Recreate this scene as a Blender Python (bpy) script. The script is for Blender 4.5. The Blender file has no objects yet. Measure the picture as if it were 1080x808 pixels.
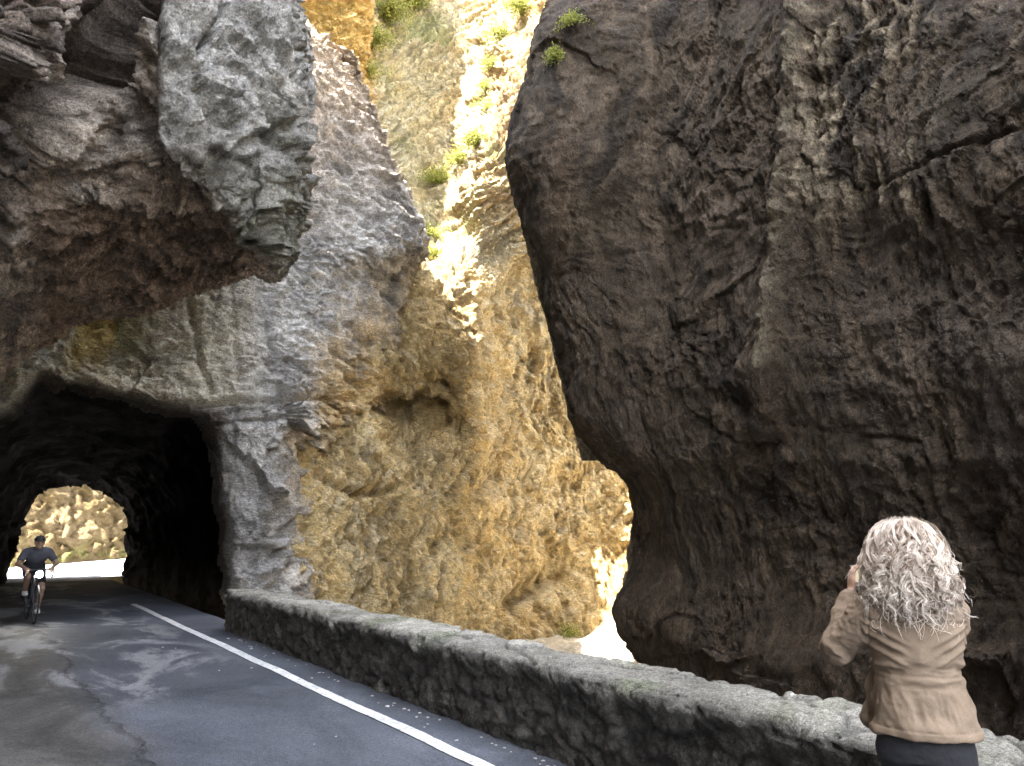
import bpy, bmesh, math, random
import numpy as np
from mathutils import Vector, Matrix
R = math.radians
rng = np.random.default_rng(7)
random.seed(7)
scene = bpy.context.scene
col = scene.collection

# ------------------------------------------------------------------ camera geometry
F, CX, CY = 811.0, 540.0, 404.0
PITCH, HEAD, EYE = R(10.96), R(34.4), 1.6
cp, sp, sh, ch = math.cos(PITCH), math.sin(PITCH), math.sin(HEAD), math.cos(HEAD)

def ray(u, v):
    x = (u - CX) / F; y = -(v - CY) / F
    up = y * cp + sp; fw = cp - y * sp
    return fw * sh + x * ch, fw * ch - x * sh, up

def P(u, v, D):                       # point seen at (u, v), horizontal distance D
    a, b, c = ray(u, v); h = math.hypot(a, b)
    return (a / h * D, b / h * D, EYE + c / h * D)

def G0(u, v, z=0.0):                  # point seen at (u, v) on the level z
    a, b, c = ray(u, v); t = (z - EYE) / c
    return (a * t, b * t, z)

def PY(u, v, Y):                      # point seen at (u, v) on the plane y = Y
    a, b, c = ray(u, v); t = Y / b
    return (a * t, Y, EYE + c * t)

def project(p):
    x, y, z = p[:, 0], p[:, 1], p[:, 2] - EYE
    f0 = x * sh + y * ch; r0 = x * ch - y * sh
    zz = f0 * cp + z * sp; yy = z * cp - f0 * sp
    zz = np.where(zz < 0.05, 0.05, zz)
    return CX + F * r0 / zz, CY - F * yy / zz

# ------------------------------------------------------------------ numpy noise
_G = rng.normal(size=(256, 3)).astype(np.float32)
_G /= np.linalg.norm(_G, axis=1)[:, None]

def _h(ix, iy, iz, seed):
    h = (ix.astype(np.uint32) * np.uint32(374761393) + iy.astype(np.uint32) * np.uint32(668265263)
         + iz.astype(np.uint32) * np.uint32(2147483647) + np.uint32(seed * 974711 + 13))
    h = (h ^ (h >> np.uint32(13))) * np.uint32(1274126177)
    h = (h ^ (h >> np.uint32(15))) * np.uint32(2246822519)
    return h ^ (h >> np.uint32(16))

def perlin(p, seed=0):
    p = p.astype(np.float32)
    i = np.floor(p); f = p - i; i = i.astype(np.int32)
    w = f * f * f * (f * (f * 6 - 15) + 10)
    out = np.zeros(len(p), np.float32)
    for dx in (0, 1):
        wx = w[:, 0] if dx else 1 - w[:, 0]
        for dy in (0, 1):
            wy = w[:, 1] if dy else 1 - w[:, 1]
            for dz in (0, 1):
                wz = w[:, 2] if dz else 1 - w[:, 2]
                g = _G[_h(i[:, 0] + dx, i[:, 1] + dy, i[:, 2] + dz, seed) & 255]
                d = g[:, 0] * (f[:, 0] - dx) + g[:, 1] * (f[:, 1] - dy) + g[:, 2] * (f[:, 2] - dz)
                out += wx * wy * wz * d
    return out * 1.6

def fbm(p, o=4, seed=0, gain=0.5):
    a, s, r = 1.0, 0.0, np.zeros(len(p), np.float32)
    for k in range(o):
        r += a * perlin(p * (2.03 ** k) + 7.7 * k, seed + k); s += a; a *= gain
    return r / s

def ridge(p, o=4, seed=0, gain=0.5):
    a, s, r = 1.0, 0.0, np.zeros(len(p), np.float32)
    for k in range(o):
        r += a * (1 - np.abs(perlin(p * (2.03 ** k) + 3.1 * k, seed + k)) * 2); s += a; a *= gain
    return r / s

def worley(p, seed=0):
    p = p.astype(np.float32); i = np.floor(p).astype(np.int32)
    f1 = np.full(len(p), 9, np.float32); f2 = f1.copy()
    best = np.zeros((len(p), 3), np.float32); bid = np.zeros(len(p), np.uint32)
    for dx in (-1, 0, 1):
        for dy in (-1, 0, 1):
            for dz in (-1, 0, 1):
                c = i + np.array([dx, dy, dz], np.int32)
                h = _h(c[:, 0], c[:, 1], c[:, 2], seed)
                o = np.stack([(h & 1023), (h >> 10) & 1023, (h >> 20) & 1023], 1).astype(np.float32) / 1023
                q = c + o - p
                d = np.sqrt((q * q).sum(1))
                m = d < f1
                f2 = np.where(m, f1, np.minimum(f2, d))
                best[m] = -q[m]; bid[m] = h[m]; f1 = np.where(m, d, f1)
    return f1, f2, best, bid

def facets(p, seed=0):                # broken planar chips: a random tilted plane in each cell
    f1, f2, q, idd = worley(p, seed)
    g = _G[(idd >> np.uint32(5)) & 255]
    base = ((idd & 255).astype(np.float32) / 255 - .5)
    return base * .6 + (q * g).sum(1) * 1.1, f2 - f1

def ss(a, b, x):
    t = np.clip((x - a) / (b - a), 0, 1); return t * t * (3 - 2 * t)

def polydist(u, v, pts):              # distance in px to a polyline, and the running position along it
    d = np.full(len(u), 1e9, np.float32); tt = np.zeros(len(u), np.float32); n = len(pts) - 1
    for k in range(n):
        (x0, y0), (x1, y1) = pts[k], pts[k + 1]
        ex, ey = x1 - x0, y1 - y0
        t = np.clip(((u - x0) * ex + (v - y0) * ey) / (ex * ex + ey * ey), 0, 1)
        q = np.hypot(u - x0 - t * ex, v - y0 - t * ey)
        m = q < d; d = np.where(m, q, d); tt = np.where(m, (k + t) / n, tt)
    return d, tt

def inpoly(u, v, pts):
    r = np.zeros(len(u), bool); n = len(pts)
    for k in range(n):
        (x0, y0), (x1, y1) = pts[k], pts[(k + 1) % n]
        c = ((y0 > v) != (y1 > v)) & (u < (x1 - x0) * (v - y0) / ((y1 - y0) or 1e-9) + x0)
        r ^= c
    return r

def lerp3(a, b, t):
    return np.asarray(a, np.float32)[None] * (1 - t[:, None]) + np.asarray(b, np.float32)[None] * t[:, None]

def mixc(c, b, t):
    return c * (1 - t[:, None]) + np.asarray(b, np.float32)[None] * t[:, None]

# ------------------------------------------------------------------ mesh helpers
def link(o, parent=None):
    col.objects.link(o)
    if parent is not None: o.parent = parent
    return o

def np_mesh(name, verts, faces, mat, tint=None, parent=None, smooth=True):
    me = bpy.data.meshes.new(name)
    verts = np.asarray(verts, np.float32); faces = np.asarray(faces, np.int32)
    k = faces.shape[1]
    me.vertices.add(len(verts)); me.vertices.foreach_set('co', verts.ravel())
    me.loops.add(faces.size); me.loops.foreach_set('vertex_index', faces.ravel())
    me.polygons.add(len(faces))
    me.polygons.foreach_set('loop_start', np.arange(0, faces.size, k, dtype=np.int32))
    me.polygons.foreach_set('use_smooth', np.full(len(faces), smooth, bool))
    me.update(calc_edges=True)
    if tint is not None:
        a = me.color_attributes.new('tint', 'FLOAT_COLOR', 'POINT')
        a.data.foreach_set('color', np.concatenate([tint, np.ones((len(tint), 1), np.float32)], 1).astype(np.float32).ravel())
    if mat: me.materials.append(mat)
    return link(bpy.data.objects.new(name, me), parent)

def tag(o, label=None, cat=None, group=None, kind=None):
    if label: o['label'] = label
    if cat: o['category'] = cat
    if group: o['group'] = group
    if kind: o['kind'] = kind
    return o

def _catmull(ctrl, n):                # ctrl (K, ...), n = samples per interval -> along axis 0
    K = len(ctrl); out = []
    for k in range(K - 1):
        p1, p2 = ctrl[k], ctrl[k + 1]
        p0 = ctrl[k - 1] if k else 2 * p1 - p2
        p3 = ctrl[k + 2] if k + 2 < K else 2 * p2 - p1
        t = (np.arange(n[k]) / n[k]).astype(np.float32).reshape((-1,) + (1,) * (ctrl.ndim - 1))
        m1 = (p2 - p0) * .42; m2 = (p3 - p1) * .42
        h00 = 2 * t**3 - 3 * t**2 + 1; h10 = t**3 - 2 * t**2 + t; h01 = -2 * t**3 + 3 * t**2; h11 = t**3 - t**2
        out.append(h00 * p1 + h10 * m1 + h01 * p2 + h11 * m2)
    out.append(ctrl[-1][None])
    return np.concatenate(out, 0)

def sheet(rows, res, cap=90):
    c = np.array(rows, np.float32)                      # (rows, cols, 3)
    def cnt(d): return [int(min(cap, max(2, math.ceil(x / res)))) for x in d]
    nr = cnt(np.percentile(np.linalg.norm(np.diff(c, axis=0), axis=2), 70, axis=1))
    nc = cnt(np.percentile(np.linalg.norm(np.diff(c, axis=1), axis=2), 70, axis=0))
    g = _catmull(c, nr)
    g = np.swapaxes(_catmull(np.swapaxes(g, 0, 1), nc), 0, 1)
    return g                                            # (H, W, 3)

def grid_normals(g):
    du = np.gradient(g, axis=1); dv = np.gradient(g, axis=0)
    n = np.cross(du, dv); n /= np.linalg.norm(n, axis=2)[..., None] + 1e-9
    return n

def face_camera(g, n):
    c = np.array([0, 0, EYE]) - g
    s = np.median((n * c).sum(2))
    return n if s > 0 else -n

def grid_faces(H, W):
    i = np.arange(H * W).reshape(H, W)
    return np.stack([i[:-1, :-1], i[:-1, 1:], i[1:, 1:], i[1:, :-1]], -1).reshape(-1, 4)

# ------------------------------------------------------------------ node helpers
def mat_new(name):
    m = bpy.data.materials.new(name); m.use_nodes = True
    nt = m.node_tree; b = nt.nodes['Principled BSDF']
    return m, nt, b

def N(nt, t, **kw):
    n = nt.nodes.new(t)
    for k, v in kw.items():
        if k.startswith('i_'): n.inputs[k[2:].replace('_', ' ')].default_value = v
        else: setattr(n, k, v)
    return n

def noise_node(nt, vec, scale, detail=6, rough=.6, dist=0.0):
    n = N(nt, 'ShaderNodeTexNoise'); n.inputs['Scale'].default_value = scale
    n.inputs['Detail'].default_value = detail; n.inputs['Roughness'].default_value = rough
    n.inputs['Distortion'].default_value = dist
    nt.links.new(vec, n.inputs['Vector']); return n

def mapping(nt, vec, sc=(1, 1, 1), rot=(0, 0, 0)):
    m = N(nt, 'ShaderNodeMapping'); m.inputs['Scale'].default_value = sc; m.inputs['Rotation'].default_value = rot
    nt.links.new(vec, m.inputs['Vector']); return m.outputs[0]

def ramp(nt, fac, stops):
    r = N(nt, 'ShaderNodeValToRGB'); e = r.color_ramp.elements
    while len(e) < len(stops): e.new(.5)
    for k, (p, c) in enumerate(stops):
        e[k].position = p; e[k].color = (c if len(c) == 4 else (*c, 1)) if hasattr(c, '__len__') else (c, c, c, 1)
    nt.links.new(fac, r.inputs[0]); return r.outputs[0]

def mix(nt, a, b, fac, mode='MIX'):
    m = N(nt, 'ShaderNodeMix', data_type='RGBA', blend_type=mode)
    for s, x in ((6, a), (7, b)):
        if hasattr(x, 'is_output'): nt.links.new(x, m.inputs[s])
        else: m.inputs[s].default_value = (*x, 1) if len(x) == 3 else x
    if hasattr(fac, 'is_output'): nt.links.new(fac, m.inputs[0])
    else: m.inputs[0].default_value = fac
    return m.outputs[2]

def math_n(nt, op, a, b=0.0, clamp=False):
    m = N(nt, 'ShaderNodeMath', operation=op, use_clamp=clamp)
    for s, x in ((0, a), (1, b)):
        if hasattr(x, 'is_output'): nt.links.new(x, m.inputs[s])
        else: m.inputs[s].default_value = x
    return m.outputs[0]

def bump(nt, h, dist, strength=1.0, prev=None):
    b = N(nt, 'ShaderNodeBump'); b.inputs['Distance'].default_value = dist; b.inputs['Strength'].default_value = strength
    nt.links.new(h, b.inputs['Height'])
    if prev is not None: nt.links.new(prev, b.inputs['Normal'])
    return b.outputs[0]

def rock_mat(name, stretch=(1, 1, 1), rot=(0, 0, 0), s=1.0, bump_d=.05, var=.45, grit=1.0, spots=.5):
    m, nt, b = mat_new(name)
    pos = N(nt, 'ShaderNodeNewGeometry').outputs['Position']
    vec = mapping(nt, pos, stretch, rot)
    at = N(nt, 'ShaderNodeAttribute', attribute_name='tint').outputs['Color']
    n1 = noise_node(nt, vec, 1.7 * s, 8, .62, .3).outputs['Fac']
    n2 = noise_node(nt, vec, 9 * s, 8, .7, .2).outputs['Fac']
    n3 = noise_node(nt, pos, 40 * s, 6, .7).outputs['Fac']
    k1 = ramp(nt, n1, [(.3, 1 - var), (.7, 1 + var * .6)])
    k2 = ramp(nt, n2, [(.3, 1 - var), (.72, 1 + var * .7)])
    k3 = ramp(nt, n3, [(.30, 1 - .58 * grit), (.68, 1 + .5 * grit)])
    n5 = noise_node(nt, vec, 19 * s, 7, .75, .4).outputs['Fac']
    k5 = ramp(nt, n5, [(.34, 1 - .5 * grit), (.5, 1.0), (.66, 1 + .5 * grit)])
    c = mix(nt, at, k1, 1.0, 'MULTIPLY'); c = mix(nt, c, k2, 1.0, 'MULTIPLY'); c = mix(nt, c, k3, 1.0, 'MULTIPLY'); c = mix(nt, c, k5, 1.0, 'MULTIPLY')  # bump hollows tinted darker: grime plus crevice shade put into the colour
    n4 = noise_node(nt, vec, 4.2 * s, 9, .75, .6).outputs['Fac']
    dark = ramp(nt, n4, [(.30, 1.0), (.43, 0.0)])
    c = mix(nt, c, (.035, .03, .025), math_n(nt, 'MULTIPLY', dark, spots))
    pale = ramp(nt, n4, [(.60, 0.0), (.72, 1.0)])
    c = mix(nt, c, (.50, .48, .44), math_n(nt, 'MULTIPLY', pale, spots * .45))
    nt.links.new(c, b.inputs['Base Color'])
    b.inputs['Roughness'].default_value = .88
    b.inputs['Specular IOR Level'].default_value = .25
    vo = N(nt, 'ShaderNodeTexVoronoi', feature='DISTANCE_TO_EDGE'); vo.inputs['Scale'].default_value = 3.2 * s
    wv = N(nt, 'ShaderNodeVectorMath', operation='ADD')
    nc = noise_node(nt, vec, 2.5 * s, 4, .6).outputs['Color']
    nt.links.new(vec, wv.inputs[0]); nt.links.new(nc, wv.inputs[1]); nt.links.new(wv.outputs[0], vo.inputs['Vector'])
    crack = ramp(nt, vo.outputs['Distance'], [(0, 0.0), (.06, 1.0)])
    nb = bump(nt, n2, bump_d * 2.4, 1.0)
    nb = bump(nt, n5, bump_d * 1.2, 1.0, nb)
    nb = bump(nt, n3, bump_d * .6, 1.0, nb)
    nb = bump(nt, crack, bump_d * .5, .35, nb)
    nt.links.new(nb, b.inputs['Normal'])
    return m

def simple_mat(name, colr, rough=.7, var=.15, scale=20, bump_d=0.0, spec=.4, metallic=0.0):
    m, nt, b = mat_new(name)
    tc = N(nt, 'ShaderNodeTexCoord').outputs['Object']
    n = noise_node(nt, tc, scale, 6, .6).outputs['Fac']
    k = ramp(nt, n, [(.3, 1 - var), (.7, 1 + var)])
    nt.links.new(mix(nt, colr, k, 1.0, 'MULTIPLY'), b.inputs['Base Color'])
    b.inputs['Roughness'].default_value = rough; b.inputs['Specular IOR Level'].default_value = spec
    b.inputs['Metallic'].default_value = metallic
    if bump_d: nt.links.new(bump(nt, n, bump_d), b.inputs['Normal'])
    return m

#@@TERRAIN
# ------------------------------------------------------------------ rock materials
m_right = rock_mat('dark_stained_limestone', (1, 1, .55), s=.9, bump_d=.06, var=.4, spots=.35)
m_over = rock_mat('grey_brown_limestone', (1, 1, 1), s=1.1, bump_d=.05, var=.4, spots=.5)
m_left = rock_mat('ridged_grey_limestone', (.7, .7, 1.5), s=1.0, bump_d=.06, var=.4, spots=.55)
m_gold = rock_mat('golden_limestone', (.8, .8, 1.2), rot=(0, R(25), 0), s=.55, bump_d=.12, var=.22, grit=.6, spots=.15)
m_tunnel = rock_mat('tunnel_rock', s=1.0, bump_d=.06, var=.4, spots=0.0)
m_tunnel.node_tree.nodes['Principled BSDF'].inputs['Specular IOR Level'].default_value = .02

# ------------------------------------------------------------------ right wall of the gorge
def build_right():
    sil = {-330: 640, -160: 605, 0: 577, 60: 561, 130: 545, 180: 538, 235: 551, 290: 573, 340: 582, 380: 598, 440: 607,
           485: 640, 508: 664, 560: 673, 600: 669, 640: 652, 668: 660, 690: 677, 708: 692}
    rows = []
    def line(v, s, dd, bk=None):
        L = []
        b1 = s + 10 if bk is None else bk
        q27 = P(s + 70, v, 20.5); q19 = P(b1, v, 18.6)
        L.append((q27[0], q27[1], min(q27[2], 3.5))); L.append((q19[0], q19[1], min(q19[2], 9.5))); L.append(P(s, v, 15.8 + dd)); L.append(P(s + 26, v, 14.7 + dd))
        L.append(P(max(715, s + 55), v, 13.9 + dd)); L.append(P(820, v, 12.3 + dd)); L.append(P(860, v, 11.9 + dd))
        L.append(P(950, v, 10.9 + dd)); L.append(P(1080, v, 9.7 + dd * .9)); L.append(P(1300, v, 8.6 + dd * .7))
        z = L[-1][2]
        L += [(9.0, -1.5, z), (10.0, -7, z), (11, -16, z)]
        return L
    lean = {-330: 2.2, -160: 1.2, 0: .35, 60: .1, 130: -.1, 180: -.2, 235: -.1, 290: 0, 340: 0, 380: 0, 440: .2, 485: .38, 508: .55,
            560: .85, 600: .95, 640: .9, 668: .75, 690: .45, 708: .2}
    bk = {560: 672, 600: 667, 640: 655, 668: 664, 690: 682, 708: 698}
    for v in sorted(sil):
        rows.append(line(v, sil[v], lean[v], bk.get(v)))
    top = [(x * 1.10, y * 1.10 if y > 0 else y, max(z, 0) + 7) for x, y, z in rows[0]]
    back = [(x + 2.2, y + 1.0, z - .5) for x, y, z in top]; foot = [(x + 3.4, y + 1.2, -3) for x, y, z in top]
    rows = [foot, back, top] + rows
    rows = [[(x, y, min(z, 15 + .12 * (z - 15))) for x, y, z in L] for L in rows]
    rows.append([(x, y, -3.2) for x, y, z in rows[-1]])
    g = sheet(rows, .032, 100)
    H, W, _ = g.shape
    n = face_camera(g, grid_normals(g)).reshape(-1, 3); p = g.reshape(-1, 3)
    u, v = project(p)
    q = p + 1.2 * np.stack([fbm(p * .35, 3, 61), fbm(p * .35 + 9, 3, 62), fbm(p * .35 + 19, 3, 63)], 1)
    big = fbm(q * np.array([.3, .3, .18]), 3, 3)
    fl = ridge(q * np.array([.9, .9, .16]), 4, 10)                   # vertical flutes
    fc, fe = facets(q * np.array([.55, .55, .42]), 5)
    fc2, fe2 = facets(q * np.array([1.7, 1.7, 1.2]), 6)
    fine = ridge(p * np.array([3.2, 3.2, 1.6]), 5, 20, .55)
    mid = fbm(p * np.array([1.2, 1.2, .8]), 5, 31)
    zone = ss(-.2, .5, fbm(p * .3, 2, 77))
    crease = -np.abs(fbm(q * np.array([1.1, 1.1, .5]), 4, 41, .6)); bedl = ridge(np.stack([q[:, 0] * .5, q[:, 1] * .5, (q[:, 2] + .12 * q[:, 1]) * 2.6], 1), 4, 42, .6)
    fc3, fe3 = facets(q * np.array([4.2, 4.2, 2.6]), 8)
    d = .34 * big + .07 * (fl - .5) + .07 * fc + .06 * fc2 * zone + .035 * fc3 * (.5 + zone) + .12 * crease + .05 * (bedl - .5) + .085 * (fine - .5) * (.6 + zone)
    # upper fluted curtain: strong vertical ribs between u 810 and 980
    rib = ss(800, 840, u) * (1 - ss(960, 1010, u)) * (1 - ss(170, 300, v))
    uu = u + 14 * fbm(p * .8, 3, 44) - (v - 100) * -.12
    r1 = np.clip(ridge(np.stack([q[:, 0] + q[:, 2] * .12, q[:, 1] + q[:, 2] * .12, q[:, 2] * .16], 1) * np.array([1.9, 1.9, 1.9]), 3, 17, .55), 0, 1)
    d += rib * (.10 * r1 ** 2 + .06 * (ridge(p * np.array([5, 5, 2.2]), 4, 18, .6) - .5))
    # long vertical arete
    pd, tt = polydist(u + 5 * fbm(p * 1.3, 3, 4), v, [(846, -40), (836, 90), (828, 180), (826, 240), (818, 310), (812, 400), (806, 450)])
    d += .38 * np.exp(-(np.maximum(pd, 0) / 13) ** 2) * (1 - .6 * tt)
    pd, tt = polydist(u, v + 5 * fbm(p * 1.1, 3, 5), [(1120, 112), (1040, 147), (985, 168), (940, 190), (900, 200)])
    d -= .14 * np.exp(-(pd / 2.8) ** 2) * (1 - .8 * tt)
    pd, tt = polydist(u, v + 6 * fbm(p * .9, 3, 6), [(1120, 470), (1020, 472), (940, 465), (860, 452), (800, 446)])
    d -= .10 * np.exp(-(pd / 2.6) ** 2) * (1 - .5 * tt) * ss(-.1, .2, fbm(p * 1.3, 3, 66))
    d += .03 * ss(0, 18, v - (468 + 6 * fbm(p * .9, 3, 6))) * (u > 840) * (1 - ss(500, 620, v))
    pd, tt = polydist(u, v + 6 * fbm(p * .9, 3, 9), [(560, 300), (640, 275), (720, 250), (800, 236), (826, 236)])
    d -= .05 * np.exp(-(pd / 3) ** 2) * ss(-.1, .2, fbm(p * 1.3, 3, 67))
    p2 = p + n * d[:, None]
    # colours
    c = lerp3((.150, .120, .088), (.210, .180, .142), ss(-.5, .5, fbm(p * .7, 4, 81)))
    warm = ss(0, .5, fbm(p * np.array([.5, .5, .2]), 3, 82)); c = mixc(c, (.20, .14, .085), warm * .5)
    st = ss(.0, .3, fbm(q * np.array([1.5, 1.5, .10]), 5, 83)); c = mixc(c, (.05, .040, .030), st * .9)
    st2 = ss(.05, .3, fbm(q * np.array([3.2, 3.2, .16]) + 17, 4, 91)); c = mixc(c, (.46, .40, .33), st2 * .5)
    pk = ss(.08, .4, fbm(q * np.array([1.0, 1.0, .24]), 5, 84)); c = mixc(c, (.36, .31, .27), pk * .7)
    graze = rib * ss(.50, .85, r1 + .25 * fbm(p * 4, 4, 19)); c = mixc(c, (.75, .71, .60), np.clip(graze, 0, 1) * .9)  # rib crests coloured pale for grazing light
    pd, tt = polydist(u, v, [(846, -40), (836, 90), (828, 180), (826, 240), (818, 310), (812, 380)])
    c = mixc(c, (.62, .60, .50), np.exp(-(pd / 7) ** 2) * .8 * ss(-.25, .15, fbm(p * 2, 4, 90)))
    grey = ss(800, 1000, u) * ss(260, 340, v) * (1 - ss(440, 640, v)); c = mixc(c, (.30, .27, .255), grey * .6 * ss(-.3, .2, fbm(p * np.array([.9, .9, .3]), 4, 89)))
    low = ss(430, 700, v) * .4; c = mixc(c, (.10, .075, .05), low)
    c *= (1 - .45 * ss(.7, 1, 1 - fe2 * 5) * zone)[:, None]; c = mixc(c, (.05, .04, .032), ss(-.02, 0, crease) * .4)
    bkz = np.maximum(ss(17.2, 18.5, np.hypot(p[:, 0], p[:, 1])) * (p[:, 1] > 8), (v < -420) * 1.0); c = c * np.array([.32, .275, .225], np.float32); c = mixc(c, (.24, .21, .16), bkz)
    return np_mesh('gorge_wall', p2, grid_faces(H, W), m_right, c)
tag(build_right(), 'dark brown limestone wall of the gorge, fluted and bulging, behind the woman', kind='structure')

# ------------------------------------------------------------------ overhanging rock over the left lane
def build_over():
    T = [  # rows of (u, v, D) from the outer edge to the left
        (-330, [(300, 15.5), (284, 11.6), (262, 11), (215, 10.6), (172, 10.4), (110, 10.2), (30, 9.6), (-80, 9), (-350, 8.5)]),
        (-120, [(305, 15), (286, 10.6), (258, 9.8), (210, 9.4), (170, 9.2), (115, 9.0), (40, 8.4), (-70, 8), (-330, 7.5)]),
        (0,    [(305, 15), (291, 9.9), (258, 9.0), (208, 8.55), (167, 8.25), (120, 8.75), (50, 8.0), (-60, 7.5), (-300, 7.0)]),
        (60,   [(308, 15), (297, 9.7), (260, 8.85), (210, 8.4), (163, 8.15), (116, 8.75), (45, 8.2), (-60, 7.7), (-300, 7.3)]),
        (130,  [(312, 15), (305, 9.6), (262, 8.8), (212, 8.4), (160, 8.3), (106, 8.95), (40, 8.5), (-60, 8.0), (-300, 7.2)]),
        (180,  [(308, 15), (300, 9.6), (260, 8.85), (212, 8.55), (166, 8.7), (102, 9.3), (36, 8.95), (-60, 8.4), (-300, 7.5)]),
        (214,  [(300, 15), (291, 9.7), (256, 9.0), (214, 8.9), (170, 9.25), (104, 9.75), (32, 9.5), (-60, 9.0), (-300, 7.9)]),
    ]
    rows = []
    for v, L in T: rows.append([P(u, v, D) for u, D in L])
    rows.append([P(u, v, D) for u, v, D in [(294, 246, 15), (285, 248, 9.75), (252, 247, 9.35), (212, 246, 9.75), (170, 248, 10.4), (106, 255, 10.6), (30, 262, 10.5), (-60, 275, 10.0), (-300, 300, 8.8)]])
    rows.append([P(u, v, D) for u, v, D in [(286, 270, 15), (272, 279, 9.9), (243, 290, 10.5), (206, 299, 11.3), (166, 314, 11.8), (112, 323, 12.6), (28, 330, 13.0), (-60, 335, 12.5), (-300, 360, 10.5)]])
    rows.append([P(u, v, D) for u, v, D in [(270, 268, 13.5), (254, 276, 12.2), (232, 285, 12.5), (196, 294, 12.8), (158, 308, 13.2), (108, 321, 13.8), (52, 362, 15.2), (-50, 400, 15.0), (-300, 440, 12.5)]])
    rows.append([P(u, v, D) for u, v, D in [(266, 200, 13.6), (250, 215, 13.2), (228, 225, 13.2), (192, 230, 13.4), (150, 240, 13.8), (96, 260, 14.6), (46, 345, 18), (-60, 440, 16.5), (-300, 560, 13.5)]])
    top = [(x, y + .5, 43) for x, y, z in rows[0]]
    back = [(x - 8, y + 4, 44) for x, y, z in rows[0]]
    rows = [back, top] + rows
    rows = [[(x, y, min(z, 42 if y < 11.5 else 42 - 22 * min(1, (y - 11.5) / 1.5))) for x, y, z in L] for L in rows]
    g = sheet(rows, .04, 64)
    H, W, _ = g.shape
    n = face_camera(g, grid_normals(g)).reshape(-1, 3); p = g.reshape(-1, 3)
    u, v = project(p)
    q = p + .7 * np.stack([fbm(p * .6, 3, 161), fbm(p * .6 + 9, 3, 162), fbm(p * .6 + 19, 3, 163)], 1)
    big = fbm(q * .4, 3, 103)
    fc, fe = facets(q * np.array([.8, .8, .8]), 105)
    fc2, fe2 = facets(q * 2.3, 106)
    fine = ridge(p * 4.5, 5, 120, .55); mid = fbm(q * 1.7, 5, 131)
    edge = [(170, -120), (166, 0), (163, 60), (158, 110), (160, 150), (170, 172), (205, 200)]
    un = u + 10 * fbm(p * 1.5, 3, 140)
    right = ss(-9, 9, u + 22 * fbm(p * 1.1, 4, 140) + 5 * fbm(p * 6, 3, 139) - np.interp(v + 16 * fbm(p * 1.3, 3, 138), [-300, 0, 60, 110, 150, 172, 190, 205, 225, 250, 280], [172, 166, 163, 158, 160, 172, 190, 215, 236, 256, 270]))
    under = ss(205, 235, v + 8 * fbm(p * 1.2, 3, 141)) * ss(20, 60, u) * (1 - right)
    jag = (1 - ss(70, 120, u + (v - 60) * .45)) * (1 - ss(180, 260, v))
    lay = ridge(q * np.array([.6, .6, 6.0]), 4, 150)
    bed = ridge(np.stack([q[:, 0] * .5, q[:, 1] * 2.6, q[:, 2] * .5], 1), 4, 151)
    fc3, _ = facets(q * 5.0, 107); crs = -np.abs(fbm(q * 1.2, 4, 108, .6))
    d = .28 * big + .20 * fc + .14 * fc2 * (.6 + jag * 1.2) + .045 * fc3 + .28 * crs + .06 * mid + .10 * (fine - .5) + .05 * (ridge(p * 10, 4, 125, .6) - .5)
    d += jag * .38 * facets(q * 1.4, 155)[0]
    bed2 = ridge(np.stack([q[:, 0] * .8, q[:, 1] * 6.0, q[:, 2] * 3.0], 1), 4, 152, .6)
    d += under * (.20 * (bed - .5) + .14 * (bed2 - .5) - .10 * fc - .10 * fc2 - .15 * crs)
    slab = (1 - right) * (1 - under) * (1 - jag)
    d += slab * .26 * (ridge(np.stack([(q[:, 0] + q[:, 2] * .5) * 1.6, q[:, 1] * .6, (q[:, 2] - q[:, 0] * .5) * .5], 1), 4, 158) - .5)
    pd, tt = polydist(u + 8 * fbm(p * 1.1, 3, 145), v, [(150, -80), (140, 0), (104, 60), (66, 120), (24, 190), (-20, 225), (-80, 260)])
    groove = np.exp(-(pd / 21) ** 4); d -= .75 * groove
    pd, tt = polydist(u + 5 * fbm(p * 2, 3, 147), v, edge); crev = np.exp(-(pd / 4) ** 2); d -= .22 * crev
    d += right * .20
    # a hollow and slots in the lit face
    for pts, w, a in (([(203, 100), (212, 120), (226, 134), (236, 136)], 4.5, .20), ([(216, 40), (204, 55)], 4, .25), ([(260, 50), (272, 70), (286, 95)], 3, .15),
                      ([(262, 120), (280, 150)], 4, .2), ([(152, 135), (158, 165)], 5, .3), ([(232, 10), (216, 42), (200, 62)], 3, .18)):
        pd, tt = polydist(u + 4 * fbm(p * 3, 3, 149), v, pts); d -= a * np.exp(-(pd / w) ** 2)
    d *= np.where(np.hypot(p[:, 0], p[:, 1]) > 14, .6, 1)
    p2 = p + n * d[:, None]
    c = lerp3((.45, .355, .285), (.62, .52, .43), ss(-.5, .5, fbm(p * 1.1, 4, 181)))
    gl = lerp3((.32, .30, .27), (.56, .535, .49), ss(-.35, .35, fbm(p * 1.6, 5, 182)))
    gl = mixc(gl, (.20, .19, .15), ss(.05, .4, fbm(p * .9 + 5, 4, 186)) * .8)
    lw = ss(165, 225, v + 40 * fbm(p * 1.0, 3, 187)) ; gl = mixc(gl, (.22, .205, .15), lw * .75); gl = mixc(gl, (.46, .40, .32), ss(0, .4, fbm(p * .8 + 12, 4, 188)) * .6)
    c = mixc(c, (.50, .48, .45), ss(.1, .45, fbm(p * 1.3 + 21, 4, 190)) * .5)
    c = c * (1 - right[:, None]) + gl * right[:, None]
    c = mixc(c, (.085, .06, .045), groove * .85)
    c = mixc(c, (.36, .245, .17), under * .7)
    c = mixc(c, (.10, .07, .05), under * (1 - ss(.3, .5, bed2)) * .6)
    c = mixc(c, (.16, .13, .11), jag * .4)
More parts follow.
